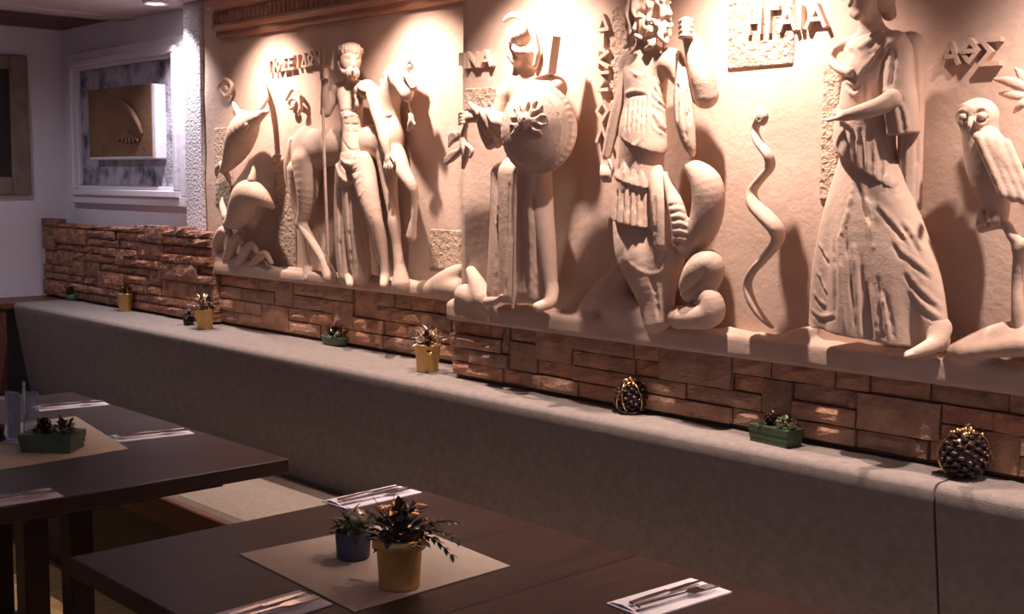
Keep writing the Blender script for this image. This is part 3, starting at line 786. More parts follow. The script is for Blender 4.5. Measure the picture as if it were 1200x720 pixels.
p = on_shelf(1122, 563); coneball((p[0], p[1] + .025, S3), .052, 'dark scaled ball with gold wire at the right below the owl', 42, 14)

# menu stand and dark dish on the left table
p = at_z(27, 519, TZ); c0 = (p[0], p[1], TZ + .003)
t = thing('menu_stand', 'clear bluish acrylic menu stand on the left table', 'menu stand', c0)
f = xf(c0, .5)
MB().prism([(-.05, -.028), (.05, -.028), (.05, .028), (-.05, .028)], 0, .005, f).build('foot', 'acrylic', t)
MB().prism([(-.047, -.012), (.0, -.012), (.0, -.008), (-.047, -.008)], .005, .145, f).build('pane', 'acrylic', t)
MB().prism([(.004, .006), (.05, .006), (.05, .010), (.004, .010)], .005, .145, f).build('pane', 'acrylic', t)
MB().prism([(-.042, -.0075), (-.004, -.0075), (-.004, -.006), (-.042, -.006)], .01, .14, f).build('card', 'card', t)
MB().tube([f(.012, -.004, .005), f(.012, -.004, .175)], .005, 10).build('post', 'acrylic', t, True)
p = at_z(-6, 518, TZ); c0 = (p[0], p[1], TZ + .003)
t = thing('candle_holder', 'small black candle holder cut by the left edge of the picture', 'candle holder', c0)
MB().lathe([(.03, 0), (.032, .003), (.026, .02), (.03, .045), (.027, .045), (.022, .03)], c0, 20).build('cup', 'black', t, True)
MB().lathe([(.021, .028), (.021, .036), (.003, .037), (.0015, .044)], c0, 14).build('candle', 'napkin', t, True)

# ================================================================== LEFT WALL ART
# dark picture on the left wall
def pl(px, py):
    r = ray(px, py); return EYE + r * (WL / r[0])
y1, zt, zb = 2.435, pl(30, 66)[2], pl(33, 229)[2]; y0 = y1 - .50
t = thing('framed_picture', 'dark picture in a worn brown frame on the left wall', 'picture', (WL, (y0 + y1) / 2, zb))
MB().box(WL + .002, WL + .012, y0 + .08, y1 - .08, zb + .08, zt - .06).build('picture', 'artdark', t)
for a in ((y0, y0 + .09, zb, zt), (y1 - .09, y1, zb, zt), (y0 + .09, y1 - .09, zb, zb + .09), (y0 + .09, y1 - .09, zt - .07, zt)):
    MB().box(WL + .001, WL + .03, *a, .006).build('frame_rail', 'artframe', t)
# framed panel beside the mural
xa, xb = -6.0, -4.82
zA, zB = at_y(222, 243, YW)[2], at_y(100, 62, YW)[2]
zB = at_y(222, 40, YW - .02)[2]
t = thing('wall_panel', 'large white moulded wall panel with a terracotta plaque in its centre', 'wall panel', ((xa + xb) / 2, YW, zA))
def railset(ins, wd, y, nm, m):
    a, b_, c_, d_ = xa + ins, xb - ins, zA + ins * .8, zB - ins * .8
    for q in ((a, b_, c_, c_ + wd), (a, b_, d_ - wd, d_), (a, a + wd, c_ + wd, d_ - wd), (b_ - wd, b_, c_ + wd, d_ - wd)):
        MB().box(q[0], q[1], YW - y, YW - .0005, q[2], q[3], .004).build(nm, m, t)
railset(0, .045, .035, 'outer_rail', 'plaster'); railset(.05, .03, .05, 'middle_rail', 'plaster'); railset(.085, .02, .03, 'inner_rail', 'plaster')
MB().box(xa + .10, xb - .10, YW - .012, YW - .0005, zA + .09, zB - .09).build('ground', 'mottle', t)
pa, pb = at_y(104, 110, YW - .06), at_y(180, 183, YW - .06)
px0, px1, pz1, pz0 = pa[0], pb[0], at_y(104, 106, YW - .06)[2], pb[2]
MB().box(px0 + .004, px1 + .028, YW - .062, YW - .0008, pz0 - .012, pz1 - .004, .004).build('mount', 'plaster', t)
MB().box(px0, px1, YW - .065, YW - .03, pz0, pz1, .004).build('plaque', 'plaque', t)
s = Sculpt(YW - .063, .0045)
s.stroke([(136, 117, .6, 1.6), (146, 121, 1.4, 2.6), (155, 132, 1.6, 3), (162, 145, 1.4, 2.8), (166, 156, .6, 1.8)], .004)
for k in range(6): s.stroke([(150, 154, .4, 2), (139 + k * 4.6, 167 - abs(k - 2.5), .6, 2)], .003)
s.build('shell_relief', 'plaque', t)

# ================================================================== THE MURAL RELIEF
A = lambda v=.0042: Sculpt(YA, v)
B = lambda v=.0036: Sculpt(YB, v)
def dn(pts, n, ds, r=2.2):      # helper: shift a fold stroke n times by (dx,dy)
    return [[(x + ds[0] * i, y + ds[1] * i, d, r) for x, y, d in pts] for i in range(n)]

# ---- base ledges with rocks
s = Sculpt(YA, .0065)
s.wbox(((-4.5 + XA1) / 2, YA - .02, 1.148), ((XA1 + 4.5) / 2, .04, .022), .012)
rr = random.Random(3)
for k in range(44):
    x = -4.45 + k * .037; s.wcap((x, YA - .03 + rr.uniform(-.012, .01), 1.166 + rr.uniform(-.004, .006)), (x + .03, YA - .03, 1.166), .012, .012, .012)
for pts in ([(505, 338, 3, 9), (520, 330, 3, 11), (535, 320, 3, 9), (548, 316, 3, 6)], [(520, 338, 4, 10), (550, 340, 4, 12)], [(252, 298, 2, 9), (275, 305, 2, 8), (310, 312, 2, 6)]): s.stroke(pts, .02)
struct(s.build('trim_5', 'figure'))
s = Sculpt(YB, .0065)
s.wbox(((XB0 + XR - .3) / 2, YB - .022, 1.122), ((XR - .3 - XB0) / 2, .045, .028), .012)
for k in range(70):
    x = XB0 + .02 + k * .05; 
    if x > XR - .35: break
    s.wcap((x, YB - .036 + rr.uniform(-.012, .01), 1.145 + rr.uniform(-.005, .006)), (x + .04, YB - .036, 1.145), .013, .013, .014)
for pts in ([(552, 318, 3, 6), (560, 334, 4, 9), (568, 350, 5, 10)], [(545, 346, 4, 12), (575, 356, 4, 10)], [(690, 362, 2, 12), (712, 345, 2, 18), (735, 318, 2, 14), (742, 296, 1, 8)], [(725, 360, 3, 20), (760, 372, 3, 14), (790, 372, 3, 8)],
            [(930, 395, 3, 8), (952, 388, 3, 6)], [(1118, 412, 5, 9), (1150, 402, 4, 14), (1185, 394, 4, 18), (1225, 395, 4, 20)], [(1130, 415, 6, 8), (1165, 410, 7, 9), (1200, 405, 7, 12)]): s.stroke(pts, .022)
struct(s.build('trim_6', 'figure'))

# ---- bearded figure with trident
def poseidon():
    base = at_y(425, 335, YA - .06)
    t = thing('relief_figure', 'bearded bare chested stone relief figure holding a trident beside the horse', 'relief figure', base, 'carved relief figures')
    s = A(.0032)
    s.stroke([(410, 114, 6.5, 14), (412, 135, 7, 12.5), (413, 155, 7, 11.5), (415, 180, 7, 14)], .02)
    s.stroke([(396, 107, 6, 8.5), (412, 104, 6, 10), (434, 107, 6, 9)], .02)
    s.ell(404, 120, 7.6, 9, 8, 6, .014); s.ell(418, 121, 7.6, 9, 8, 6, .014)
    s.fold([(399, 131), (407, 129), (413, 131), (420, 129), (426, 130)], 1.4, .003, -.2, True); s.crease([(412, 112), (412, 128)], 1.2); s.crease([(412, 136), (412, 166)], 1.2)
    s.fold([(402, 138), (406, 136), (412, 134), (419, 136), (423, 139)], 1.8, .004); s.crease([(404, 146), (421, 146)], 1); s.crease([(405, 155), (421, 155)], 1); s.crease([(402, 166), (409, 176), (415, 178), (422, 174), (427, 166)], 1.3)
    s.stroke([(409, 100, 7, 6), (411, 88, 8, 6)], .012)
    s.ell(411, 70, 8.5, 12, 17, 12.5, .01)
    s.stroke([(413.5, 67, 12.4, 1.6), (415, 77, 13.0, 2.3)], .006)
    s.fold([(403, 66), (408, 64.5), (412, 66)], 1.6, .004); s.fold([(416, 66), (420, 64.5), (425, 66)], 1.6, .004)
    s.crease([(405, 69.5), (410, 70)], 1.3, .003); s.crease([(418, 70), (423, 69.5)], 1.3, .003); s.crease([(409, 84), (419, 84)], 1.0, .003)
    s.stroke([(395, 107, 6.5, 8), (387, 121, 8, 6.6), (382, 131, 9, 5.8)], .012); s.stroke([(382, 131, 9, 5.6), (381, 112, 10.4, 4.8), (382, 95, 11, 3.8)], .008)
    s.ell(381, 87, 11, 4.6, 6, 4.4, .006)
    for k in range(4): s.stroke([(384, 82 + 3.2 * k, 11.6, 1.6), (380, 81.5 + 3.2 * k, 12.6, 1.7), (376, 83 + 3.2 * k, 11.8, 1.4)], .002)
    s.stroke([(437, 108, 7, 8.5), (442, 130, 8, 7.6), (447, 150, 8.5, 6.2), (451, 166, 9, 6), (454, 180, 9, 4.4)], .012)
    s.ell(455, 187, 9.2, 4.6, 6.6, 4, .006)
    for k, (x, y) in enumerate(((450, 200), (453, 204), (457, 204), (460, 201))): s.stroke([(451.5 + 2.4 * k, 190, 9.5, 1.7), ((451.5 + 2.4 * k + x) / 2, 196, 10.2, 1.6), (x, y, 10, 1.2)], .002)
    s.stroke([(458, 183, 9.5, 1.8), (462, 189, 10.2, 1.6), (462, 195, 10, 1.3)], .002)
    s.stroke([(426, 190, 8, 12), (432, 225, 9.5, 11), (438, 252, 10, 8.5), (442, 264, 9.6, 7.4), (446, 285, 8.6, 7.4), (450, 308, 8, 5), (451, 324, 8, 4.6)], .014)
    s.stroke([(451, 325, 8, 5), (450, 331, 9.5, 4.8), (449, 335, 12, 3.8)], .008)
    s.stroke([(409, 322, 7, 6), (410, 334, 11, 4)], .008)
    s.build('body', 'figure', t)
    s = A(.003)
    s.ell(411, 59.5, 8.2, 13.6, 10, 13.4, .008)
    for k in range(8): s.fold([(398.5 + 3.6 * k, 52), (398 + 3.7 * k, 58), (398 + 3.8 * k, 65)], 2, .003, .2)
    s.stroke([(398, 62, 9, 3.6), (399, 74, 9.4, 3.6), (403, 84, 10.4, 3.4)], .005)
    s.ell(413, 85.5, 9.3, 10, 8.5, 8, .012); s.stroke([(401, 72, 8, 3), (404, 81, 8.6, 3.4)], .008)
    for k in range(4): s.crease([(408.5 + 3.6 * k, 86), (410 + 2.6 * k, 93)], .6, .003)
    s.build('hair_and_beard', 'figure', t)
    s = A(.0034)
    s.ell(430, 104, 7.4, 13.5, 10.5, 10, .012)
    s.fold([(413, 102), (418, 110), (430, 114), (443, 113)], 2.4); s.fold([(415, 97), (424, 105), (436, 108), (444, 107)], 2); s.crease([(416, 104), (426, 110), (440, 111)], 1.2); s.crease([(418, 96), (430, 101), (441, 102)], 1)
    s.stroke([(415, 186, 7, 15.5), (412, 208, 7.4, 16)], .018)
    s.stroke([(406, 200, 7.2, 12.5), (405, 250, 7, 12.5), (407, 300, 6.5, 12.5), (409, 324, 6.5, 11.5)], .014)
    s.stroke([(424, 195, 8.4, 12.5), (431, 227, 9.5, 12), (438, 254, 9.9, 9.4), (443, 284, 8.6, 8.2), (446, 304, 8, 6.4)], .014)
    s.stroke([(415, 225, 7, 13), (419, 280, 6.5, 12.5), (424, 323, 6, 11)], .014)
    s.fold([(396, 176), (401, 188), (412, 193), (422, 187), (431, 176)], 2.6, .006); s.fold([(394, 193), (400, 207), (409, 213), (422, 205), (435, 190)], 2.8, .006); s.crease([(397, 184), (404, 198), (413, 202), (425, 194), (433, 183)], 1.6)
    s.fold([(420, 234), (426, 224), (437, 220)], 1.8); s.fold([(418, 215), (428, 210), (436, 202)], 1.8); s.crease([(421, 245), (425, 275), (431, 310)], 1.8); s.crease([(408, 225), (409, 270), (413, 322)], 1.5); s.crease([(399, 222), (398, 270), (400, 320)], 1.4)
    s.fold([(414, 240), (416, 280), (419, 322)], 2); s.fold([(432, 250), (438, 256), (445, 258)], 1.4)
    s.build('drapery', 'figure', t)
    s = A(.0034)
    s.stroke([(378, 82, 11.2, 1.9), (380, 180, 9.5, 1.8), (386, 331, 6, 1.7)], .003)
    s.stroke([(370, 82, 11, 2), (379, 80, 11, 2.2), (389, 79, 11, 2)], .004)
    for a, b_, c_ in ((370, 368, 60), (379, 379, 55), (389, 391, 57)): s.stroke([(a, 81, 11, 2), (b_, c_, 11, 1.4)], .003)
    s.build('trident', 'figure', t)
poseidon()

def horse():
    base = at_y(470, 333, YA - .05)
    t = thing('relief_horse', 'stone relief horse rearing its head behind the trident bearer', 'relief animal', base, 'carved relief animals')
    s = A(.0042)
    s.stroke([(362, 175, 3, 21), (390, 172, 3, 21), (425, 168, 3, 20), (454, 168, 4.5, 19)], .02, .8)
    s.ell(460, 166, 5.5, 12, 24, 14, .02)
    s.stroke([(456, 158, 4.5, 15), (455, 130, 4.5, 13), (459, 104, 5, 12.5), (465, 88, 6, 10.5)], .018)
    s.stroke([(467, 86, 6.5, 12), (473, 97, 7.5, 11.5), (476, 108, 8.2, 8.4), (477, 113, 8.4, 6.2)], .012)
    s.ell(467, 97, 7.5, 9, 9, 8, .012); s.stroke([(480, 92, 8.6, 5), (485, 103, 8.6, 4)], .008)
    s.ell(474, 90, 9.6, 3.2, 2.8, 3, .003); s.groove([(483, 112, 9.8, 1.6), (483, 114, 9.8, 1.6)])
    s.stroke([(475, 82, 6.5, 3.6), (478, 75, 6.8, 2.8), (480, 69, 7, 1.2)], .005); s.stroke([(467, 79, 6, 3.4), (469, 70, 6, 1.4)], .005)
    s.stroke([(464, 182, 6, 11), (474, 204, 8, 8.2), (483, 219, 8.5, 6.2), (486, 236, 8, 4.2), (485, 258, 8, 3.8)], .012); s.stroke([(484, 262, 8, 4.2), (482, 277, 8, 6)], .005)
    s.stroke([(454, 185, 5, 12), (457, 220, 5.5, 8.5), (461, 250, 6, 6.5), (462, 262, 6.2, 7), (465, 288, 6, 5.2), (468, 312, 6, 6)], .012); s.stroke([(469, 317, 6, 7), (470, 333, 6.5, 10.5)], .006)
    s.ell(358, 178, 4, 17, 30, 15, .02)
    s.stroke([(360, 190, 5, 17), (361, 220, 5.5, 13), (358, 245, 5.5, 8.5), (353, 262, 5.5, 6.5)], .014)
    s.stroke([(353, 262, 5.5, 6), (366, 284, 6, 4.8), (379, 304, 6, 5.4)], .008); s.stroke([(380, 306, 6, 5.5), (387, 325, 6, 8)], .005)
    s.stroke([(350, 200, 3, 13), (349, 232, 3, 9), (353, 262, 3, 5.5), (357, 292, 3, 4.6), (360, 312, 3, 5)], .014); s.stroke([(360, 314, 3, 5), (364, 326, 3.5, 7.5)], .005)
    s.build('body', 'figure', t)
    s = A(.0038)
    cr = [(446, 128), (445, 116), (446, 105), (448, 95), (452, 86), (457, 79), (464, 74), (471, 71)]
    for i, (x, y) in enumerate(cr): s.stroke([(x + 9, y + 7, 6.2, 4.6), (x + 3, y + 3, 6, 3.8), (x - 1, y, 5.4, 2.4)], .006)
    s.build('mane', 'figure', t)
    s = A(.0038); s.stroke([(343, 165, 3, 5), (339, 190, 3.5, 6), (340, 215, 3, 5), (345, 230, 3, 2)], .006); s.build('tail', 'figure', t)
    s = A(.0038); s.stroke([(479, 128, 7, 2), (482, 138, 8, 3.2), (481, 146, 8, 3.6), (478, 153, 7.5, 1.6)], .003); s.stroke([(483, 140, 8, 2), (486, 146, 8, 1.6)], .003)
    s.stroke([(478, 116, 7.6, 1.4), (479, 128, 7, 1.6)], .003); s.build('bridle', 'figure', t)
horse()

def dolphins():
    t = thing('relief_dolphin', 'stone relief dolphin diving at upper left with tall back fin', 'relief animal', at_y(280, 200, YA - .05), 'carved relief animals')
    s = A(.004)
    s.stroke([(314, 131, 6, 2.2), (305, 135, 8, 5.5), (295, 141, 9, 10), (286, 152, 8.5, 16), (279, 170, 7, 15), (269, 190, 5, 8.5), (261, 200, 4, 4)], .014); s.stroke([(277, 131, 8, 3.6), (286, 138, 9, 8)], .01)
    s.fold([(312, 132), (304, 136)], 1.2, .003, -.2, True)
    s.build('body', 'figure', t)
    s = A(.0036); s.stroke([(303, 128, 7, 4), (310, 116, 4, 4.5), (308, 100, 2.4, 3.4), (300, 82, 1, 1.6)], .006); s.build('back_fin', 'figure', t)
    s = A(.0036); s.stroke([(280, 134, 10, 4), (275, 124, 9.5, 2.6), (273, 120, 9, 1.2)], .005); s.stroke([(290, 146, 11, 3.5), (283, 158, 11.4, 1.6)], .005); s.build('flipper', 'figure', t)
    s = A(.0036); s.stroke([(260, 193, 4, 4), (255, 198, 3.4, 3.4), (254, 206, 3, 1.6)], .005); s.stroke([(260, 193, 4, 4), (266, 205, 4, 3.6), (270, 216, 3.6, 1.6)], .005); s.build('tail_fin', 'figure', t)
    t = thing('relief_dolphin', 'stone relief dolphin arching just above the carved waves', 'relief animal', at_y(290, 265, YA - .05), 'carved relief animals')
    s = A(.004)
    s.stroke([(320, 243, 6.4, 2.4), (313, 237, 8, 6), (303, 230, 9, 11), (291, 228, 9, 16), (285, 243, 7.5, 16.5), (275, 258, 6, 10), (266, 262, 5, 5)], .016)
    s.build('body', 'figure', t)
    s = A(.0036); s.stroke([(295, 211, 9.4, 5), (297, 202, 8.6, 3.2), (297, 193, 8, 1.3)], .006); s.build('back_fin', 'figure', t)
    s = A(.0036); s.stroke([(265, 254, 4.6, 4.4), (261, 242, 3.6, 4), (261, 233, 3, 2)], .006); s.stroke([(265, 254, 4.6, 4.4), (272, 262, 4, 3.6), (278, 266, 3.6, 1.6)], .006); s.build('tail_fin', 'figure', t)
    t = thing('relief_waves', 'row of curling carved stone waves at the lower left of the mural', 'relief waves', at_y(285, 312, YA - .04))
    for pts in ([(254, 302, 3, 7), (255, 284, 4, 6), (261, 271, 5, 5.5), (268, 273, 5.5, 4.5), (271, 282, 5.5, 3)], [(268, 304, 3, 7), (272, 288, 4.5, 6), (279, 277, 5, 4.5), (284, 284, 5.5, 3)],
                [(283, 308, 3, 7), (288, 294, 4.5, 5.5), (295, 287, 5, 4.2), (301, 295, 5.5, 3)], [(298, 311, 3, 6), (304, 302, 4, 5), (311, 298, 4.5, 4), (318, 308, 5, 2.6)]):
        s = A(.004); s.stroke(pts, .008); s.build('wave', 'figure', t)
dolphins()

def glyph(name, label, wall, strokes, d, r, cat='relief ornament'):
    s = Sculpt(wall, .0032)
    for st in strokes: s.stroke([(x, y, d, r) for x, y in st], .002)
    return tag(s.build(name, 'figure'), label, cat)
sp = [(343 + (1.5 + 1.05 * k) * math.cos(.75 * k + 1), 124 + (1.8 + 1.35 * k) * math.sin(.75 * k + 1)) for k in range(9)]
glyph('relief_scroll', 'curled scroll ornament under the lettering left of the trident', YA, [sp, [(352, 113), (344, 104), (336, 116)], [(352, 113), (353, 128)]], 2.2, 2.2)
sp = [(324 + (1.2 + .85 * k) * math.cos(.75 * k + 1), 189 + (1.4 + 1.1 * k) * math.sin(.75 * k + 1)) for k in range(8)]
glyph('relief_scroll', 'small curled scroll ornament between dolphins and horse rump', YA, [sp + [(317, 200), (315, 212)]], 1.8, 2)
glyph('relief_diamond', 'small square frame ornament near the pilaster', YA, [[(256, 102), (264, 93), (272, 100), (265, 113), (256, 102)], [(265, 102), (266, 105)]], 1.8, 2.2)

# ---- Greek lettering, one bar per stroke
FONT = {'Π': [[(0, 0), (0, 1)], [(0, 1), (1, 1)], [(1, 1), (1, 0)]], 'Ο': [[(.5, 0), (0, .5), (.5, 1), (1, .5), (.5, 0)]], 'Σ': [[(1, 1), (0, 1), (.55, .5), (0, 0), (1, 0)]],
        'Ε': [[(1, 1), (0, 1), (0, 0), (1, 0)], [(0, .5), (.8, .5)]], 'Ι': [[(.5, 0), (.5, 1)]], 'Δ': [[(0, 0), (.5, 1), (1, 0), (0, 0)]], 'Ω': [[(0, 0), (.3, .1), (0, .6), (.5, 1), (1, .6), (.7, .1), (1, 0)]],
        'Ν': [[(0, 0), (0, 1)], [(0, 1), (1, 0)], [(1, 0), (1, 1)]], 'Α': [[(0, 0), (.5, 1), (1, 0)], [(.22, .35), (.78, .35)]], 'Γ': [[(0, 0), (0, 1), (.9, 1)]], 'Η': [[(0, 0), (0, 1)], [(1, 0), (1, 1)], [(0, .5), (1, .5)]],
        'Θ': [[(.5, 0), (0, .5), (.5, 1), (1, .5), (.5, 0)], [(.2, .5), (.8, .5)]], 'Κ': [[(0, 0), (0, 1)], [(1, 1), (0, .5)], [(0, .5), (1, 0)]], 'Λ': [[(0, 0), (.5, 1), (1, 0)]], '\'': [[(.8, .2), (.8, 1)]]}
NAMES = {'Π': 'pi', 'Ο': 'omicron', 'Σ': 'sigma', 'Ε': 'epsilon', 'Ι': 'iota', 'Δ': 'delta', 'Ω': 'omega', 'Ν': 'nu', 'Α': 'alpha', 'Γ': 'gamma', 'Η': 'eta', 'Θ': 'theta', 'Κ': 'kappa', 'Λ': 'lambda', '\'': 'stroke'}
def lettering(label, wall, cells, d=2.4, th=.0075, dep=.02):
    """cells: (char, px left bottom, px right bottom, top y) boxes on the wall"""
    t = None
    for ch, xl, yb, xr, yt, sl in cells:
        if t is None: t = thing('relief_lettering', label, 'lettering', at_y(xl, yb, wall), 'carved Greek letters on the mural')
        a = at_y(xl, yb, wall); c_ = at_y(xr, yb + sl, wall); tp = at_y(xl, yt, wall)
        W_ = c_[0] - a[0]; H = tp[2] - a[2]; dz = c_[2] - a[2]
        mb = MB(); qn = 0
        for st in FONT[ch]:
            for (u0, v0), (u1, v1) in zip(st[:-1], st[1:]):
                A0 = np.array([a[0] + u0 * W_, a[2] + v0 * H]); A1 = np.array([a[0] + u1 * W_, a[2] + v1 * H])
                q = (A1 - A0) / np.linalg.norm(A1 - A0); n = np.array([-q[1], q[0]]) * th / 2; e = q * th * .35
                poly = [A0 - e + n, A0 - e - n, A1 + e - n, A1 + e + n]
                mb.prism([tuple(z) for z in poly], wall - dep - .0006 * qn, wall + .004, lambda u, v, dd: (u, dd, v)); qn += 1
        mb.build('letter', 'figure', t)
w0 = 'ΠΟΣΕΙΔΩΝ'
lettering('carved stone Greek word left of the bearded head', YA, [(c, 320 + 7.6 * i, 85 - 1.35 * i, 325.6 + 7.6 * i, 71 - 1.35 * i, -1) for i, c in enumerate(w0)], th=.009, dep=.017)
lettering('carved stone letters beside the plumed helmet', YB, [("'", 540, 80, 545, 64, 0), ('Ι', 545, 80, 552, 64, -.5), ('Ν', 553, 79, 564, 63, -1), ('Α', 567, 78, 580, 61, -1)], th=.009, dep=.018)
lettering('carved stone Greek word at the top right beside the robed woman', YB, [('Η', 882, 40, 895, 14, -2), ('Γ', 905, 38, 917, 11, -2), ('Α', 918, 36, 936, 11, -2), ('Ι', 938, 34, 945, 9, -1), ('Α', 949, 33, 971, 8, -2)], th=.009, dep=.017)
lettering('carved stone Greek letters above the owl', YB, [('Α', 1108, 76, 1127, 52, 0), ('Θ', 1130, 74, 1150, 49, 0), ('Σ', 1153, 76, 1174, 48, 0)], th=.009, dep=.017)
lettering('vertical column of carved stone letters left of the serpent legged figure', YB, [('Δ', 705, 36, 717, 20, 0), ('Ι', 705, 56, 717, 42, 0), ('Κ', 705, 80, 717, 62, 0), ('Σ', 705, 106, 717, 86, 0), ('Ο', 704, 142, 717, 120, 0), ('Λ', 704, 166, 716, 148, 0)], th=.009, dep=.017)

# ---- helmeted warrior with round shield
def warrior():
    base = at_y(615, 362, YB - .07)
    t = thing('relief_figure', 'helmeted stone relief warrior standing behind a round shield', 'relief figure', base, 'carved relief figures')
    s = B()
    s.ell(606, 50, 10, 10, 17, 12, .012); s.stroke([(597, 46, 11, 3), (595, 54, 11.6, 3.4), (598, 60, 11, 4)], .008)
    s.stroke([(599, 64, 11, 5), (604, 72, 11, 5)], .01); s.stroke([(612, 70, 8, 10), (614, 90, 8, 12)], .015)
    s.stroke([(596, 108, 7.5, 13), (622, 98, 7, 14), (650, 104, 7, 14)], .02)
    s.stroke([(622, 112, 7, 25), (617, 160, 7, 22), (612, 205, 7, 22)], .02, .8)
    s.stroke([(594, 112, 8, 11), (584, 132, 9, 9), (566, 136, 9.5, 7), (551, 138, 9.5, 5.5)], .012)
    s.ell(546, 138, 9.5, 5, 7, 4, .005)
    for k in range(4): s.stroke([(548, 132 + 4 * k, 9.8, 2), (541, 132 + 4 * k, 10.6, 1.9), (538, 134 + 4 * k, 9.5, 1.6)], .002)
    s.stroke([(632, 205, 8.6, 14), (636, 255, 9, 12.5), (640, 290, 8.8, 11), (645, 333, 8.4, 8)], .014)
    s.stroke([(647, 340, 8.6, 7.5), (644, 354, 11, 7), (630, 360, 15, 5.5)], .01); s.stroke([(572, 354, 8, 6), (583, 352, 11, 4), (588, 347, 12.5, 2.4)], .008)
    s.build('body', 'figure', t)
    s = B()
    s.ell(609, 40, 10.5, 14.5, 16, 14, .008); s.stroke([(599, 52, 12, 3), (607, 60, 12, 4.5), (618, 62, 10.5, 6), (622, 72, 9.5, 5)], .01)
    s.stroke([(596, 34, 13, 2.4), (597, 50, 13.2, 2)], .004); s.groove([(600, 49, 13.8, 2.2), (606, 47, 14.4, 2.2)])
    s.build('helmet', 'figure', t)
    s = B()
    cr = [(591, 25), (597, 20), (605, 18), (613, 22), (620, 30), (625, 40), (628, 52), (630, 64), (628, 76)]
    s.stroke([(x, y, 11.2 - .12 * i, 4 if i else 2) for i, (x, y) in enumerate(cr)], .004)
    for i, (x, y) in enumerate(cr[1:]):
        s.groove([(x - 5, y + 1, 13.6 - .12 * i, .9), (x + 5, y - 2, 13.6 - .12 * i, .9)], .002)
    s.build('plume', 'figure', t)
    s = B()
    s.stroke([(590, 205, 6, 14), (588, 280, 6, 14), (585, 342, 6, 14)], .018); s.stroke([(607, 205, 8, 22), (607, 280, 8, 21), (604, 342, 8, 19)], .02); s.stroke([(627, 205, 8.8, 17), (629, 255, 9, 16), (630, 300, 8.6, 15), (627, 342, 8, 15)], .02)
    s.crease([(597, 215), (596, 280), (592, 350)], 1.6); s.crease([(614, 215), (615, 280), (616, 350)], 1.5); s.crease([(623, 222), (626, 245), (630, 262), (640, 274)], 1.8); s.crease([(630, 268), (629, 310), (628, 350)], 1.6)
    s.fold([(584, 230), (583, 290), (580, 348)], 2.2); s.fold([(620, 240), (622, 290), (622, 348)], 2.2)
    s.clip(605, 355, 8, (.06, 0, -1))
    s.build('robe', 'figure', t)
    s = B()
    s.stroke([(550, 121, 10, 2.2), (562, 131, 10.5, 5.5), (578, 138, 10.5, 8.5), (592, 144, 10, 10)], .012); s.stroke([(564, 138, 9.5, 6), (568, 156, 9, 6), (574, 170, 8.6, 5.5)], .012); s.stroke([(580, 146, 9.6, 9), (582, 166, 9, 7.5)], .012)
    for pts in ([(557, 128), (564, 150), (574, 170)], [(563, 130), (574, 152), (588, 166)], [(571, 133), (581, 148), (591, 154)]): s.fold(pts, 2.2)
    for pts in ([(560, 132), (569, 154), (580, 172)], [(568, 134), (578, 152), (588, 160)]): s.crease(pts, 1.8)
    s.build('sleeve', 'figure', t)
    s = B()
    s.stroke([(604, 205, 15.5, 2), (603, 280, 14.5, 2), (601, 361, 12.5, 2)], .003)
    s.build('spear', 'figure', t)
    V = [s.P(643, 38, 9), s.P(648, 42, 9), s.P(642, 86, 10), s.P(625, 92, 10)]
    mb = MB(); V2 = [v + np.array([0, .03, 0]) for v in V]
    mb.add(V + V2, [(0, 1, 2, 3), (7, 6, 5, 4), (0, 4, 5, 1), (1, 5, 6, 2), (2, 6, 7, 3), (3, 7, 4, 0)]); mb.build('scabbard', 'figure', t)
    # shield
    c = s.P(632, 152, 13); ph = math.radians(10); n = np.array([math.sin(ph), -math.cos(ph), 0]); U = np.array([math.cos(ph), math.sin(ph), 0]); Zv = np.array([0, 0, 1.0])
    R_ = .114; TH = .052
    s = B(.0034); s.disc(c, n, R_, TH)
    L = lambda a, q, hh: c + U * a + Zv * q + n * hh
    dome = lambda rr: TH * math.sqrt(max(0, 1 - (rr / R_) ** 2))
    for k in range(40):
        a0, a1 = 2 * math.pi * k / 40, 2 * math.pi * (k + 1) / 40
        s.wcap(L(R_ * .95 * math.cos(a0), R_ * .96 * math.sin(a0), .008), L(R_ * .96 * math.cos(a1), R_ * .96 * math.sin(a1), .008), .009, .009, .003)
        s.wcap(L(R_ * .80 * math.cos(a0), R_ * .80 * math.sin(a0), dome(R_ * .80)), L(R_ * .80 * math.cos(a1), R_ * .80 * math.sin(a1), dome(R_ * .80)), .0018, .0018, .002)
    sh = s.build('shield', 'figure', t)
    s = B(.003)
    e0, e1 = -.006, .018
    Q = lambda a, q, up=.002: L(e0 + a, e1 + q, dome(math.hypot(e0 + a, e1 + q)) + up)
    s.wcap(Q(0, 0), Q(0, -.004), .020, .016, .004); s.wcap(Q(0, .004, .014), Q(0, -.004, .017), .003, .0035, .003)
    for sx in (-1, 1): s.p.append(('c', Q(sx * .007, .004, .018), Q(sx * .007, .005, .018), .0036, .0036, .002, 1.0, True))
    s.p.append(('c', Q(-.006, -.011, .016), Q(.006, -.011, .016), .0022, .0022, .002, 1.0, True))
    for k in range(11):
        a = math.pi * (-.18 + 1.36 * k / 10); tw = .10 * (1 if k % 2 else -1)
        f1 = lambda r_, da: Q(r_ * math.cos(a + da), r_ * math.sin(a + da))
        s.wcap(f1(.018, 0), f1(.034, tw), .0052, .005, .003); s.wcap(f1(.034, tw), f1(.049, -tw * .4), .005, .0044, .003); s.wcap(f1(.049, -tw * .4), f1(.062, tw * .5), .0044, .002, .003)
    o = s.build('emblem', 'figure', sh)
    # small winged statuette in the hand
    s = B(.003)
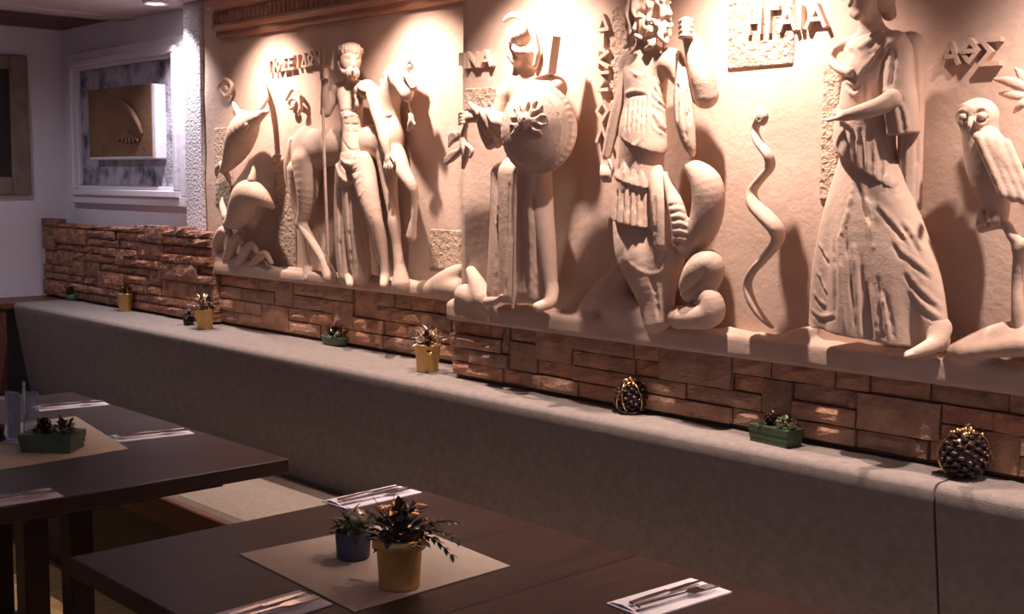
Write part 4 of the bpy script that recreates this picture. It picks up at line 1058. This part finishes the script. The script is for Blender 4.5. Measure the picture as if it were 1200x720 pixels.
    s.stroke([(545, 150, 9, 3), (543, 165, 9, 4.5), (546, 178, 9, 5), (543, 196, 8.5, 2.5)], .006); s.ell(546, 148, 9.5, 3.4, 4, 3.4, .003)
    for k in range(4): s.stroke([(541, 160, 8.5, 3), (532, 156 + 3 * k, 7, 2.6), (526, 160 + 4 * k, 6, 1.6)], .003)
    for k in range(3): s.stroke([(541, 176, 8.5, 3.4), (530, 180 + 3.4 * k, 7, 3), (522, 186 + 3 * k, 6, 1.8)], .003)
    s.stroke([(547, 170, 10, 3), (553, 176, 10, 2.6), (551, 184, 10, 2)], .003)
    s.build('statuette', 'figure', t)
warrior()

# ---- serpent legged figure
def giant():
    base = at_y(775, 382, YB - .07)
    t = thing('relief_figure', 'curly haired stone relief figure in a tunic with coiling serpent legs', 'relief figure', base, 'carved relief figures')
    s = B()
    s.ell(757, 26, 10, 15, 22, 15, .012); s.stroke([(746, 26, 13, 2.2), (743, 34, 13.6, 2.8)], .005); s.stroke([(743, 22, 12.6, 2.2), (752, 20, 13.8, 2.2)], .005); s.stroke([(745, 42, 12.8, 3), (750, 44, 13, 3)], .006)
    s.stroke([(757, 48, 8.5, 10), (758, 64, 8.5, 12)], .015)
    s.stroke([(738, 74, 8, 12), (760, 70, 8, 14), (786, 72, 8, 14)], .02)
    s.stroke([(758, 88, 8, 25), (757, 125, 8, 23), (752, 165, 8, 27), (750, 215, 8, 26)], .02, .85)
    s.stroke([(737, 74, 8.5, 11), (733, 98, 9.5, 8.8), (726, 122, 10, 7.6), (718, 152, 10, 7), (711, 182, 10, 5.2)], .012)
    s.ell(709, 193, 10, 6, 9, 5, .006)
    for k in range(4): s.stroke([(705 + 3 * k, 196, 11, 2.2), (705 + 3.2 * k, 206, 11.6, 2.1), (708 + 2.4 * k, 213, 10.6, 1.8)], .002)
    s.stroke([(714, 188, 11, 2.4), (718, 198, 11.4, 2), (716, 206, 11, 1.8)], .002)
    # raised arm
    s.stroke([(788, 74, 7.5, 13), (806, 98, 7, 12), (826, 112, 7.5, 13)], .015); s.stroke([(827, 112, 8, 13.5), (822, 88, 9, 14), (815, 62, 9.5, 11.5), (808, 44, 10, 8)], .012)
    s.ell(804, 32, 10, 9, 12, 8, .006)
    for k in range(4): s.stroke([(810, 24 + 6 * k, 11.5, 3), (802, 23 + 6 * k, 13, 3.2), (797, 26 + 6 * k, 11.6, 2.6)], .002)
    s.build('body', 'figure', t)
    s = B()
    rr = random.Random(5)
    s.ell(764, 6, 9.5, 20, 20, 15, .01); s.stroke([(776, 14, 8, 10), (779, 40, 8, 8)], .01)
    for k in range(46):
        a = rr.uniform(0, 1); x = 741 + 42 * rr.random(); y = -12 + 64 * rr.random()
        if x < 756 and 12 < y: x = 736 + 6 * rr.random()
        dd = 12.4 - .012 * (x - 755) ** 2 / 2.2 * .4 + rr.uniform(-.6, .6)
        s.stroke([(x, y, dd - .7, 2.8), (x + rr.uniform(-4, 4), y + 4, dd - .2, 3.2), (x + rr.uniform(-5, 5), y + 9, dd - .7, 2.4)], .006)
    s.stroke([(738, 2, 12, 4), (735, 16, 12.5, 3.6), (739, 30, 12.5, 3.6), (737, 46, 12, 3)], .004); s.stroke([(744, -4, 12, 4), (742, 12, 13, 3), (745, 20, 13.4, 2)], .004)
    s.build('hair', 'figure', t)
    s = B(.0034)      # overblouse
    s.stroke([(746, 82, 8.2, 15), (766, 80, 8, 15)], .014); s.stroke([(757, 94, 8, 25), (756, 122, 8.2, 24), (753, 152, 8.6, 27), (754, 172, 8.6, 27)], .016, .9)
    s.fold([(740, 82), (747, 88), (757, 87), (764, 78)], 1.8)
    s.fold([(733, 111), (741, 107), (754, 108)], 2.6, .004); s.crease([(733, 115), (742, 111), (756, 112)], 2.2)
    for pts in ([(769, 61), (766, 87), (767, 101), (781, 119)], [(765, 66), (763, 92), (764, 108), (780, 125)], [(761, 72), (760, 97), (761, 116), (779, 131)], [(774, 60), (771, 84), (772, 98), (783, 112)]): s.fold(pts, 2.2)
    for pts in ([(767, 64), (764.5, 90), (765.5, 105), (780, 122)], [(763, 70), (761.5, 94), (762.5, 112), (779, 128)], [(771.5, 62), (768.5, 86), (769.5, 100), (782, 116)]): s.crease(pts, 1.3)
    for i in range(5): s.crease([(737 + 5.2 * i, 114), (735 + 5.4 * i, 132), (733 + 5.6 * i, 154)], 1.3); s.fold([(739.5 + 5.2 * i, 116), (738 + 5.4 * i, 134), (736 + 5.6 * i, 154)], 1.8)
    for pts in ([(762, 138), (767, 150), (778, 158)], [(768, 134), (774, 146), (782, 152)]): s.fold(pts, 3, .005)
    s.crease([(764, 136), (771, 150), (781, 156)], 1.6)
    s.fold([(730, 160), (735, 169), (744, 171), (750, 163)], 2.6); s.fold([(728, 166), (735, 177), (745, 178), (752, 170)], 2.6); s.crease([(729, 163), (735, 173), (745, 175), (751, 167)], 1.5)
    s.clip(748, 172, 12, (-.42, 0, -1))
    s.build('overblouse', 'figure', t)
    s = B(.0034)      # upper skirt tier
    s.stroke([(752, 150, 7.6, 24), (748, 188, 8, 26), (746, 226, 8.6, 29)], .016, .85)
    s.crease([(739, 184), (738, 200), (736, 218)], 1.8); s.crease([(758, 180), (759, 205), (760, 224)], 1.6); s.crease([(728, 182), (725, 198), (723, 214)], 1.4); s.crease([(748, 188), (747, 218)], 1.2); s.fold([(752, 186), (753, 222)], 2); s.fold([(768, 190), (770, 226)], 2.2); s.fold([(733, 186), (731, 214)], 2)
    s.clip(747, 219, 12, (-.28, 0, -1))
    s.build('upper_tier', 'figure', t)
    s = B(.0034)      # lower skirt tier
    s.stroke([(747, 205, 8.4, 25), (744, 240, 8.6, 26), (743, 275, 8.8, 27)], .016, .85)
    for i in range(6): s.crease([(724 + 7.2 * i, 224), (723 + 7.4 * i, 245), (722 + 7.6 * i, 268)], 1.7); s.fold([(727.5 + 7.2 * i, 226), (726.5 + 7.4 * i, 246), (725.5 + 7.6 * i, 268)], 2)
    s.clip(745, 266, 12, (-.18, 0, -1))
    s.build('lower_tier', 'figure', t)
    s = B(.0034)
    s.stroke([(797, 63, 10.5, 1.6), (799, 84, 10.8, 6), (800, 112, 10.8, 10), (803, 145, 10.8, 10.5), (808, 170, 10.5, 7), (812, 181, 10, 3)], .012)
    for pts in ([(797, 72), (796, 110), (798, 150)], [(801, 78), (804, 115), (808, 160), (811, 178)]): s.fold(pts, 2)
    for pts in ([(799, 76), (800, 112), (804, 160)], [(795, 100), (794, 140)], [(806, 100), (809, 145)]): s.crease(pts, 1.6)
    s.build('shawl', 'figure', t)
    s = B(.0034)
    s.stroke([(766, 196, 8, 9), (774, 235, 9, 12), (778, 284, 8.4, 12)], .014); s.crease([(768, 232), (767, 285)], 1.5); s.fold([(785, 232), (788, 262), (787, 286)], 2)
    s.build('side_drape', 'figure', t)
    s = B(.0034)
    for i in range(3): s.stroke([(717 + 5 * i, 258, 6, 4), (717 + 5 * i, 295, 5.5, 4), (721 + 4 * i, 334 - 9 * i, 4.5, 1.4)], .006)
    s.build('ragged_hem', 'figure', t)
    s = B()
    s.stroke([(744, 262, 5, 24), (752, 292, 6, 29), (760, 322, 6.2, 24), (765, 352, 6.2, 16), (767, 378, 6.5, 13)], .02)
    s.stroke([(778, 262, 5.5, 20), (782, 292, 6, 21), (776, 330, 6, 17), (778, 374, 6.5, 10)], .02)
    s.crease([(760, 318), (768, 345), (772, 376)], 1.8); s.fold([(735, 305), (752, 318), (770, 320), (790, 305)], 2.2); s.crease([(786, 245), (780, 290), (772, 316)], 1.5)
    s.build('serpent_leg', 'figure', t)
    s = B()
    s.stroke([(804, 194, 10, 4), (816, 200, 9.5, 11), (828, 216, 9, 17), (830, 240, 8.5, 18), (824, 266, 8, 17), (808, 288, 7, 15)], .014)
    s.stroke([(780, 205, 8, 4), (789, 232, 10, 8), (796, 258, 10.6, 9.5), (797, 284, 10, 9)], .008)
    for k in range(6): s.crease([(784, 242 + 9 * k), (796, 239 + 9 * k), (806, 243 + 9 * k)], 1.4, .003)
    s.build('serpent_coil', 'figure', t)
    s = B()
    s.stroke([(799, 338, 9.5, 4), (806, 330, 9.5, 9), (818, 317, 9, 15), (830, 309, 8.5, 15.5), (833, 322, 8, 14), (824, 336, 8, 13), (810, 342, 7.5, 12)], .012)
    for k in range(4): s.groove([(828, 298 + 9 * k, 13.4, 1.2), (836, 297 + 9 * k, 12.4, 1.2)], .003)
    s.stroke([(820, 352, 9.5, 5), (832, 350, 9, 11), (834, 364, 8.5, 15), (826, 370, 8.5, 15), (812, 372, 8, 13), (796, 372, 7, 13)], .012)
    s.build('serpent_tail', 'figure', t)
giant()

# ---- winding snake
s = B(.0032)
pts = [(893, 136, 7, 5), (885, 150, 6.5, 3.6), (888, 165, 7, 4), (900, 182, 7.5, 4.4), (902, 196, 7, 4.2), (890, 211, 7, 4), (881, 225, 7, 4.6), (884, 240, 7.5, 6), (897, 254, 8, 7), (909, 268, 8, 7), (911, 282, 7.5, 5.4),
       (898, 300, 7, 4.2), (882, 318, 6.5, 3.8), (876, 334, 6, 3.8), (881, 354, 6, 3.8), (892, 371, 5.5, 3.4), (905, 384, 5, 2)]
t = thing('relief_snake', 'winding stone relief snake rising between the coils and the robed woman', 'relief animal', at_y(895, 388, YB - .05), 'carved relief animals')
# smooth the path
ctl = np.array(pts, float); fine = []
for i in range(len(ctl) - 1):
    p0, p1, p2, p3 = ctl[max(i - 1, 0)], ctl[i], ctl[i + 1], ctl[min(i + 2, len(ctl) - 1)]
    for q in np.linspace(0, 1, 5)[:-1]:
        fine.append(tuple(np.array([1, 1, 1.1, 1.25]) * .5 * ((2 * p1) + (-p0 + p2) * q + (2 * p0 - 5 * p1 + 4 * p2 - p3) * q * q + (-p0 + 3 * p1 - 3 * p2 + p3) * q ** 3)))
s.stroke([(a, b_, c_ * 1.15, r * .9) for a, b_, c_, r in fine + [pts[-1]]], .003, 1.5); s.build('body', 'figure', t)
s = B(.0032); s.ell(893, 138, 9.4, 8.5, 10, 6, .004); s.stroke([(892, 132, 9.2, 5), (891, 125, 9, 2.4), (890, 121, 8.6, 1)], .004); s.crease([(888, 140), (890, 141)], 1.2); s.crease([(896, 140), (898, 141)], 1.2); s.build('head', 'figure', t)

# ---- robed woman
def woman():
    base = at_y(1030, 412, YB - .08)
    t = thing('relief_figure', 'robed stone relief woman reaching one hand out in a long pleated dress', 'relief figure', base, 'carved relief figures')
    s = B()
    s.ell(1014, -6, 11.5, 18, 29, 19, .014); s.stroke([(1000, -4, 15, 2.6), (996, 6, 15.4, 3)], .006); s.stroke([(999, 16, 13.2, 4), (1005, 19, 13.6, 5)], .008)
    s.stroke([(1020, 20, 9, 11.5), (1022, 44, 8.5, 15)], .018)
    s.stroke([(1000, 56, 8, 10), (1022, 50, 8, 16), (1052, 56, 8, 16)], .018)
    s.stroke([(1024, 75, 8, 26), (1022, 120, 8, 26), (1020, 180, 8, 28)], .018, .85)
    s.stroke([(994, 50, 9, 7), (980, 57, 9.6, 5.6), (974, 70, 10.2, 5), (983, 80, 11.8, 5), (997, 85, 13.4, 5.4)], .008)
    s.stroke([(1046, 116, 12.6, 11), (1032, 124, 13.6, 10), (1010, 131, 14.8, 8.4), (992, 135, 15.4, 6.4)], .012)
    s.ell(984, 138, 15.6, 9, 4, 6.4, .006)
    for k in range(4): s.stroke([(980, 138.5 + .3 * k, 14 + .9 * k, 2.3), (966 + .8 * k, 140.5 + .4 * k, 13.8 + 1 * k, 1.6)], .002)
    s.stroke([(987, 134, 14, 2.4), (978, 133, 13.2, 1.8)], .003)
    s.stroke([(1030, 190, 8, 20), (1060, 290, 7, 13), (1098, 384, 8, 12)], .014)
    s.stroke([(1100, 386, 9, 14), (1096, 402, 11, 10), (1078, 411, 14, 6.5), (1064, 416, 16, 4.6)], .014)
    for k in range(4): s.stroke([(1068, 414 + .6 * k, 15 + .7 * k, 2.4), (1061, 417 + .5 * k, 15.6 + .7 * k, 2)], .002)
    s.build('body', 'figure', t)
    s = B()
    s.ell(1030, -14, 9.5, 22, 28, 19, .012); s.stroke([(1036, 0, 8, 11), (1042, 16, 7, 8)], .01)
    for k in range(7): s.fold([(1006 + 5 * k, -24), (1012 + 5 * k, -4), (1018 + 4.4 * k, 10)], 2.4, .004)
    s.build('hair', 'figure', t)
    s = B(.0034)
    s.stroke([(1003, 62, 9.4, 13.5), (1022, 58, 9.4, 19), (1048, 54, 9.6, 17)], .016)
    s.stroke([(1018, 85, 9.4, 27), (1013, 124, 9, 28)], .016, .9); s.fold([(1058, 42), (1034, 58), (1014, 78), (1003, 92)], 2.4); s.crease([(1052, 50), (1030, 66), (1012, 86)], 1.8); s.ell(1004, 80, 11.4, 11, 12, 8, .012)
    s.fold([(1063, 34), (1040, 31), (1022, 46), (1004, 57), (990, 50)], 3.2, .006); s.crease([(1066, 37), (1045, 37), (1032, 44), (1018, 57)], 2); s.crease([(998, 52), (1006, 60)], 1.4)
    for pts in ([(1038, 47), (1028, 62), (1016, 78)], [(1041, 50), (1034, 68), (1026, 92)], [(1045, 52), (1041, 74), (1036, 96)], [(1050, 50), (1049, 76), (1045, 100)]): s.fold(pts, 2)
    for pts in ([(1036, 52), (1028, 68), (1019, 84)], [(1042, 54), (1037, 74), (1030, 98)], [(1046, 56), (1044, 80), (1040, 100)]): s.crease(pts, 1.6)
    s.fold([(992, 94), (1001, 101), (1007, 92)], 2); s.fold([(992, 104), (1002, 112), (1010, 100)], 2); s.crease([(992, 99), (1001, 106), (1008, 97)], 1.5); s.crease([(1012, 96), (1010, 124)], 2); s.crease([(1022, 98), (1020, 122)], 2)
    s.build('bodice', 'figure', t)
    s = B(.0034)
    s.stroke([(1052, 62, 9.4, 17), (1053, 95, 10.2, 18), (1056, 128, 10.2, 19), (1060, 175, 9.4, 18)], .014, .85)
    s.fold([(1036, 106), (1046, 109), (1058, 111)], 2.6); s.fold([(1036, 114), (1047, 118), (1058, 126)], 2.6); s.crease([(1037, 110), (1047, 114), (1059, 119)], 2)
    for pts in ([(1044, 58), (1043, 80), (1040, 102)], [(1052, 56), (1052, 80), (1049, 104)], [(1048, 124), (1052, 140), (1054, 156)], [(1058, 122), (1062, 140), (1064, 156)]): s.fold(pts, 2)
    for pts in ([(1048, 58), (1047, 80), (1044, 102)], [(1053, 124), (1057, 140), (1059, 156)]): s.crease(pts, 1.6)
    s.clip(1060, 157, 11, (.06, 0, -1))
    s.build('sleeve', 'figure', t)
    s = B(.0034)      # overfold below the forearm, slanting hem
    s.stroke([(1011, 138, 8.6, 31), (1011, 178, 9, 32), (1024, 206, 9, 28), (1038, 222, 9, 24)], .016, .85)
    for pts in ([(996, 150), (997, 184)], [(1004, 150), (1005, 192)], [(1014, 150), (1016, 204)], [(1024, 160), (1027, 212)], [(1034, 165), (1040, 220)]): s.fold(pts, 2.2)
    for pts in ([(1000, 152), (1001, 188)], [(1009, 152), (1011, 198)], [(1019, 156), (1022, 208)], [(1030, 160), (1034, 216)]): s.crease(pts, 1.7)
    s.clip(1022, 209, 13, (-.62, 0, -1))
    s.build('overfold', 'figure', t)
    s = B(.0034)
    s.stroke([(1066, 54, 6.5, 16), (1068, 110, 6.8, 15), (1067, 170, 7.2, 14), (1066, 252, 7.4, 13)], .014, .85)
    s.crease([(1058, 165), (1058, 245)], 1.8); s.fold([(1063, 165), (1063, 246)], 2); s.crease([(1072, 60), (1075, 150), (1072, 240)], 1.3)
    s.clip(1066, 247, 9, (.05, 0, -1))
    s.build('cloak', 'figure', t)
    s = B(.0034)
    s.stroke([(1000, 194, 8, 17), (986, 250, 8.4, 20), (974, 315, 8.6, 21), (966, 395, 8.6, 18)], .02, .85)
    s.stroke([(1014, 194, 8.6, 24), (1008, 260, 9.4, 29), (1003, 320, 9.6, 31), (1000, 398, 9.6, 30)], .02, .8)
    s.stroke([(1034, 205, 8.6, 22), (1042, 260, 9.2, 28), (1046, 320, 9.2, 31), (1046, 398, 9, 28)], .02, .8)
    s.stroke([(1044, 220, 8.6, 17), (1064, 275, 8.8, 20), (1082, 330, 8.8, 20), (1096, 398, 8.8, 16)], .02, .85)
    for pts in ([(977, 284), (978, 330), (979, 369)], [(991, 268), (995, 317), (1002, 384)], [(1015, 333), (1018, 365), (1022, 396)], [(1029, 327), (1033, 360), (1036, 396)], [(1036, 343), (1042, 370), (1047, 396)], [(1009, 300), (1010, 350), (1012, 392)]): s.crease(pts, 2.3)
    for pts in ([(984, 276), (986, 330), (991, 390)], [(1001, 290), (1005, 340), (1008, 394)], [(1022, 335), (1026, 366), (1029, 396)], [(1034, 345), (1038, 372), (1042, 396)], [(1000, 215), (994, 250), (984, 280)], [(1010, 212), (1018, 250), (1024, 290)]): s.fold(pts, 3)
    for pts in ([(961, 286), (966, 296), (972, 305)], [(958, 317), (963, 330), (969, 342)], [(955, 343), (960, 351), (968, 358)], [(952, 363), (963, 371), (978, 369)], [(949, 379), (956, 388), (966, 393)]): s.fold(pts, 2); s.crease([(x, y + 5) for x, y in pts], 1.1)
    for pts in ([(1010, 214), (1015, 232), (1022, 256)], [(1030, 240), (1043, 255), (1066, 281)], [(1048, 280), (1058, 295), (1068, 302), (1092, 322)], [(1063, 317), (1079, 338), (1103, 360)], [(1068, 340), (1084, 360), (1104, 374)], [(1058, 258), (1070, 274), (1080, 292)]): s.fold(pts, 2.8); s.crease([(x - 3, y + 6) for x, y in pts], 1.7)
    s.clip(1003, 397, 13, (-.09, 0, -1))
    s.build('skirt', 'figure', t)
woman()

# ---- owl, perch and leaves
def owl():
    t = thing('relief_owl', 'round eyed stone relief owl at the right edge of the mural', 'relief animal', at_y(1160, 262, YB - .07), 'carved relief animals')
    s = B()
    s.ell(1146, 137, 8.8, 24, 22, 22, .012); s.stroke([(1150, 164, 8, 20), (1158, 200, 7.5, 22), (1166, 232, 6.5, 16), (1172, 255, 6, 9)], .018)
    s.fold([(1123, 128), (1130, 123), (1139, 128), (1148, 122), (1160, 122), (1167, 128)], 3, .006, .3)
    for cx_, cy_, rr_ in ((1129, 137, 8), (1150, 136, 9.5)):
        s.fold([(cx_ + rr_ * math.cos(2 * math.pi * k / 14), cy_ + rr_ * math.sin(2 * math.pi * k / 14)) for k in range(15)], 2.3, .003, -.1)
        s.fold([(cx_, cy_ - .6), (cx_, cy_), (cx_, cy_ + .6)], 5.4, .003, .15); s.fold([(cx_ + (rr_ - 3.4) * math.cos(2 * math.pi * k / 12), cy_ + (rr_ - 3.4) * math.sin(2 * math.pi * k / 12)) for k in range(13)], 1.6, .003, -.2, True)
    s.build('body', 'figure', t)
    s = B(.0032); s.stroke([(1138, 139, 13.4, 3.4), (1136, 148, 14.2, 2.8), (1135, 155, 13.4, 1.2)], .004); s.build('beak', 'figure', t)
    s = B()
    s.stroke([(1158, 160, 10, 12), (1172, 182, 9.5, 14), (1182, 206, 8.5, 12), (1191, 232, 7.5, 5)], .012)
    for r_ in range(4):
        for k in range(4):
            x = 1148 + 11 * k + 8 * r_ - 2; y = 160 + 18 * r_ + 2.5 * k
            if x > 1196: continue
            s.stroke([(x, y, 12.2 - .5 * r_ - .75 * k, 5.4), (x + 6, y + 14, 11.8 - .5 * r_ - .75 * k, 5.6), (x + 8, y + 19, 11.6 - .5 * r_ - .75 * k, 2)], .003)
    s.build('wing', 'figure', t)
    s = B(); 
    for x in (1150, 1166):
        for k in range(3): s.stroke([(x, 250, 7, 4), (x - 4 + 4 * k, 260, 9, 2.4), (x - 6 + 5 * k, 266, 8.4, 1.4)], .004)
    s.build('claws', 'figure', t)
    t = thing('relief_branch', 'forked stone relief branch under the owl', 'relief ornament', at_y(1192, 392, YB - .05))
    s = B()
    s.stroke([(1150, 268, 6, 5), (1176, 263, 7, 5.5), (1186, 276, 7.5, 6), (1194, 291, 7, 6.5), (1192, 330, 6, 6), (1193, 362, 6, 7), (1196, 392, 5, 10)], .01); s.stroke([(1194, 291, 7, 6), (1206, 284, 7, 5.5), (1222, 268, 6, 4)], .01)
    s.build('stem', 'figure', t)
    t = thing('relief_leaves', 'spray of carved stone olive leaves above the owl at the right edge', 'relief ornament', at_y(1190, 128, YB - .05))
    for pts in ([(1210, 112, 5, 3), (1190, 98, 7, 6.5), (1166, 93, 6, 2.6)], [(1210, 112, 5, 3), (1190, 112, 7, 5.5), (1172, 110, 6, 2.4)], [(1210, 112, 5, 3), (1200, 92, 6, 6), (1190, 80, 5, 2)], [(1210, 112, 5, 3), (1198, 122, 7, 5), (1188, 132, 6, 2)], [(1210, 112, 5, 3), (1225, 100, 6, 6), (1240, 92, 5, 2)]):
        s = B(); s.stroke(pts, .008, .6); s.build('leaf', 'figure', t)
    s = B(); s.stroke([(1206, 108, 5, 3), (1222, 130, 5, 3.4), (1236, 170, 4, 4)], .006); s.build('stem', 'figure', t)
owl()
